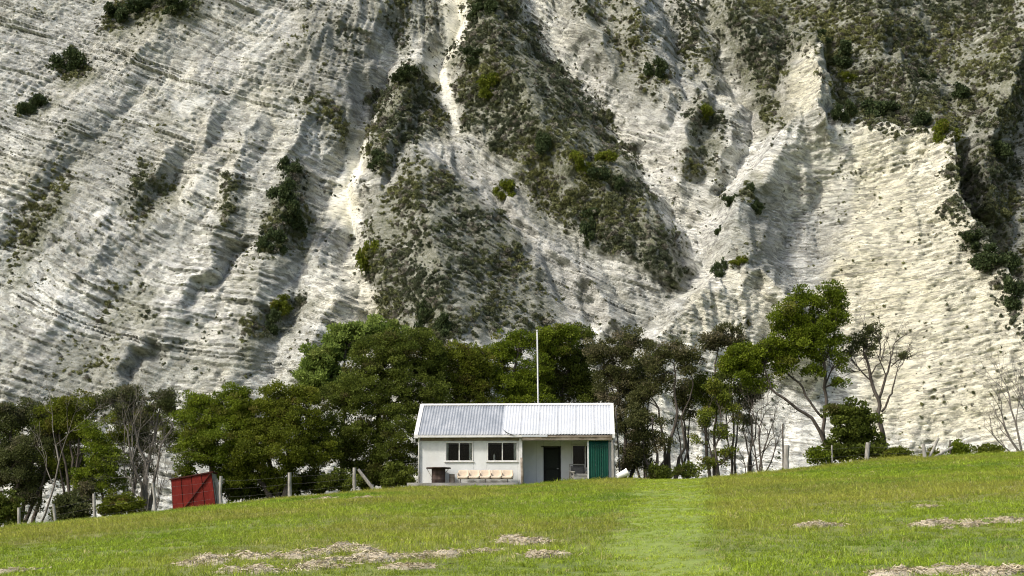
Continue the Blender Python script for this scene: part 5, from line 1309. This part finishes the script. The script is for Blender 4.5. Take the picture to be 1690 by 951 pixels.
# ------------------------------------------------------------------ heaps of old cut grass
m, nt, b = new_mat('dry_straw')
a = node(nt, 'ShaderNodeAttribute', attribute_name='tint'); s = nt.nodes.new('ShaderNodeSeparateColor'); nt.links.new(a.outputs['Color'], s.inputs[0])
nt.links.new(ramp(nt, s.outputs[0], [(0.0, (0.17, 0.14, 0.085)), (0.45, (0.34, 0.285, 0.185)), (1.0, (0.54, 0.48, 0.34))]), b.inputs['Base Color']); b.inputs['Roughness'].default_value = 0.9
M_STRAW = m
M_MULCH = surf('mulch', (0.30, 0.26, 0.185), (0.50, 0.445, 0.335), 0.95, 9, (1, 1, 1), 0.8, (0.12, 0.10, 0.05), 0.5, bdist=0.04)
HAY = [
 (385, 917, 62, 9, 'tan heap of cut grass, leftmost of the long lower left row'), (330, 930, 40, 6, 'thin tan wisp of cut grass below the leftmost heap'), (435, 942, 46, 9, 'tan heap of cut grass at the bottom edge left of centre'),
 (545, 910, 50, 9, 'brownish heap of cut grass in the lower left row below the stray fence post'), (520, 935, 46, 9, 'low heap of cut grass below the brownish one'), (635, 918, 50, 9, 'heap of cut grass in the lower row straight below the hut left end'),
 (720, 917, 48, 7, 'thin end of the lower left row of cut grass'), (570, 903, 24, 6, 'small tuft of cut grass topping the lower left row'), (868, 894, 42, 7, 'lone tan heap of cut grass below the porch post'), (900, 918, 40, 6, 'faint heap of cut grass nearest the mown lane'),
 (28, 944, 36, 7, 'tan heap of cut grass in the bottom left corner'), (1350, 866, 38, 7, 'lone heap of cut grass right of the mown lane'), (1560, 862, 46, 8, 'heap of cut grass at middle right'), (1665, 858, 40, 8, 'heap of cut grass at the right edge'),
 (1610, 866, 36, 5, 'thin strip of cut grass joining the two right heaps'), (1500, 944, 38, 9, 'heap of cut grass at the bottom edge right of the lane'), (1615, 943, 56, 11, 'largest heap of cut grass in the bottom right corner'), (1675, 940, 36, 10, 'heap of cut grass at the very right bottom edge'),
 (605, 822, 28, 3, 'pale flattened grass patch below the fence post with brace'), (540, 823, 24, 3, 'pale flattened grass patch between fence posts'), (1530, 838, 16, 3, 'tiny tuft of cut grass at middle right'), (795, 912, 30, 5, 'wisp of cut grass between left row and lone heap'),
 (480, 918, 34, 6, 'thin scatter of cut grass between two heaps of the left row'), (590, 925, 40, 7, 'low scatter of cut grass under the lower left row'), (680, 936, 40, 6, 'sparse scatter of cut grass along the bottom edge'),
]
for k, (u, v_, ru, rv, lab) in enumerate(HAY):
    rng = np.random.default_rng(500 + k)
    p = ground_hit(u, v_ + rv * 0.6); dist = p[1] + 90; s = F_PX / dist
    rx = ru / s; hz = rv / s * 1.0; ry = min(rx * 0.8, max(0.35, rx * 0.5) if dist < 60 else rx)
    root = empty('hay_heap', (p[0], p[1] + ry * 0.3, gz(p[0], p[1] + ry * 0.3))); tag(root, lab, 'cut grass', 'heaps of cut grass in the paddock'); bx, by, bz = root.location
    nl = int(6 + 9 * min(rx, 1.6)); lx = rng.normal(size=nl) * 0.56; ly = rng.normal(size=nl) * 0.42; lr = (0.04 + 0.12 * rng.random(nl) ** 1.8) * (1.0 if dist < 60 else 1.4)
    V_, Q_ = [], []; SP = []
    for i in range(nl):
        cx, cy = lx[i] * rx, ly[i] * ry; n1 = 9; g_ = np.linspace(-1.15, 1.15, n1); XX, YY = np.meshgrid(g_, g_)
        rr = np.sqrt(XX ** 2 + YY ** 2) + 0.35 * noise(XX * 1.3 + i * 7 + k, YY * 1.3, 55)
        hh = np.clip(1 - rr * rr, 0, 1) ** 0.7 * min(hz * 1.3, lr[i] * 0.75) * (0.6 + 0.6 * rng.random()) * (1 + 0.5 * noise(XX * 3 + i, YY * 3, 56)) - 0.03 * (rr > 0.95)
        st = 1.0 + 0.9 * rng.random()
        gx = cx + XX * lr[i] * st; gy = cy + YY * lr[i]
        P3 = np.stack([gx, gy, ground_z(bx + gx, by + gy) - bz + hh], -1).reshape(-1, 3)
        id_ = np.arange(n1 * n1).reshape(n1, n1); qd = np.stack([id_[:-1, :-1], id_[:-1, 1:], id_[1:, 1:], id_[1:, :-1]], -1).reshape(-1, 4)
        qd = qd[rr.ravel()[qd].min(1) < 0.95]
        Q_.append(qd + sum(len(q) for q in V_)); V_.append(P3)
        m_ = int(30 + 700 * lr[i]); t_ = rng.integers(0, len(P3), m_); sel = P3[t_] + rng.normal(size=(m_, 3)) * np.array([lr[i] * 0.22, lr[i] * 0.22, 0.008])
        SP.append(sel)
    o = link_mesh('clods', np_mesh('clods', np.concatenate(V_), np.concatenate(Q_), 4), M_MULCH, root, smooth=True); o['kind'] = 'stuff'
    m_ = int(120 + 120 * min(rx, 2.0)); ex = rng.normal(size=m_) * 0.55 * rx; ey = rng.normal(size=m_) * 0.5 * ry
    SP.append(np.stack([ex, ey, ground_z(bx + ex, by + ey) - bz + 0.04], -1))
    c0_ = np.concatenate(SP); ns = len(c0_); c0_[:, 2] += 0.012
    a_ = rng.random(ns) * 6.28; el = rng.normal(size=ns) * 0.30; ln = (0.04 + 0.07 * rng.random(ns)) * (1.0 if dist < 60 else 1.5)
    dvec = np.stack([np.cos(a_) * np.cos(el), np.sin(a_) * np.cos(el), np.sin(el)], -1) * ln[:, None]
    sd = unit(np.cross(dvec, rng.normal(size=(ns, 3)))) * (0.003 + 0.003 * rng.random((ns, 1))) * max(1, dist / 32)
    V4 = np.stack([c0_ - dvec / 2 - sd, c0_ - dvec / 2 + sd, c0_ + dvec / 2 + sd, c0_ + dvec / 2 - sd], 1).reshape(-1, 3)
    me = np_mesh('straw', V4, np.arange(ns * 4).reshape(-1, 4), 4); tint = np.clip(rng.normal(size=ns) * 0.25 + 0.55, 0, 1)
    color_attr(me, 'tint', np.repeat(np.stack([tint, tint, tint], -1), 4, axis=0))
    o = link_mesh('straw', me, M_STRAW, root); o['kind'] = 'stuff'

# ------------------------------------------------------------------ grass
M_GR = inst_leaf_mat('grass_blade', 0.3, 0.6)
def tuft(seed, nb, h, spread, wdt, lean):
    rng = np.random.default_rng(seed); V_ = []; F_ = []; T_ = []
    for i in range(nb):
        a = rng.random() * 6.28; r = spread * math.sqrt(rng.random()); b0 = np.array([r * math.cos(a), r * math.sin(a), -0.01])
        hh = h * (0.45 + 0.75 * rng.random()); dr_ = rng.normal(size=2) * lean * hh; sa = rng.random() * 6.28; sd = np.array([math.cos(sa), math.sin(sa), 0]) * wdt * (0.6 + 0.6 * rng.random())
        m1 = b0 + np.array([dr_[0] * 0.3, dr_[1] * 0.3, hh * 0.6]); e = b0 + np.array([dr_[0], dr_[1], hh * 0.95])
        o = len(V_); V_ += [b0 - sd, b0 + sd, m1 + sd * 0.7, m1 - sd * 0.7, e]; F_ += [(o, o + 1, o + 2, o + 3), (o + 3, o + 2, o + 4)]; T_ += [rng.random()] * 5
    me = bpy.data.meshes.new('tuft_source'); me.from_pydata([tuple(p) for p in V_], [], F_); me.update()
    t_ = np.array(T_); color_attr(me, 'tint', np.stack([t_, t_, t_], -1))
    return loose('tuft_source', me, M_GR)
tu = [tuft(400 + k, 18, 0.075, 0.14, 0.006, 0.85) for k in range(3)] + [tuft(410 + k, 14, 0.135, 0.12, 0.0045, 0.6) for k in range(3)]
rng = np.random.default_rng(88)
gp = []
for (d0, d1, dn) in ((14, 24, 46), (24, 36, 42), (36, 52, 34), (52, 72, 26), (72, 96, 22)):
    hw = d1 * 0.36 + 3; nn = int(dn * 2 * hw * (d1 - d0))
    gp.append(np.stack([rng.uniform(-hw, hw, nn), rng.uniform(d0, d1, nn) - 90], -1))
gp = np.concatenate(gp)
inhut = (gp[:, 0] > -5.5) & (gp[:, 0] < 5.7) & (gp[:, 1] > -0.55) | ((gp[:, 0] > -5.9) & (gp[:, 0] < 0.3) & (gp[:, 1] > -1.45))
gp = gp[~inhut]; x, y = gp[:, 0], gp[:, 1]; n = len(x)
lane = lane_mask(x, y); seed = seed_mask(x, y); dist = y + 90
pn = fbm(x * 0.35, y * 0.25, 150, 3); fresh = sstep(0.1, 0.7, fbm(x * 0.16 + 9, y * 0.11, 153, 3))
tall = (rng.random(n) < 0.08 + 0.62 * seed) & (lane < 0.5)
sz = (0.75 + 0.5 * rng.random(n)) * (1 - 0.35 * lane) * (1 + 0.25 * pn)
edge = sstep(-3.2, -1.2, y) * (rng.random(n) < 0.5); sz = sz * (1 + 0.7 * edge) * np.interp(dist, [15, 50], [0.72, 1.0])
green = np.array([0.198, 0.270, 0.018]); deep = np.array([0.125, 0.215, 0.012]); pale = np.array([0.34, 0.41, 0.038]); brown = np.array([0.27, 0.245, 0.050])
k1 = fresh[:, None]; col = green * (1 - 0.9 * k1) + deep * 0.9 * k1
col = col * (1 - 0.5 * lane[:, None]) + pale * 0.5 * lane[:, None]
sb = np.clip(0.6 * seed * (0.35 + 0.65 * tall) + 0.1 * rng.normal(size=n), 0, 0.85)[:, None]; col = col * (1 - sb) + brown * sb
dry = (rng.random(n) < 0.05)[:, None]; col = np.where(dry, np.array([0.36, 0.32, 0.14]), col) * (0.75 + 0.5 * rng.random((n, 1))) * (1 + 0.18 * pn[:, None])
which = np.where(tall, rng.integers(3, 6, n), rng.integers(0, 3, n))
wd = np.clip(dist / 45, 0.9, 2.0)
scatter('grass', np.stack([x, y, ground_z(x, y)], -1), np.stack([sz * wd, sz * wd, sz], -1), np.stack([0.08 * rng.normal(size=n), 0.08 * rng.normal(size=n), rng.random(n) * 6.28], -1), col, tu, which=which)
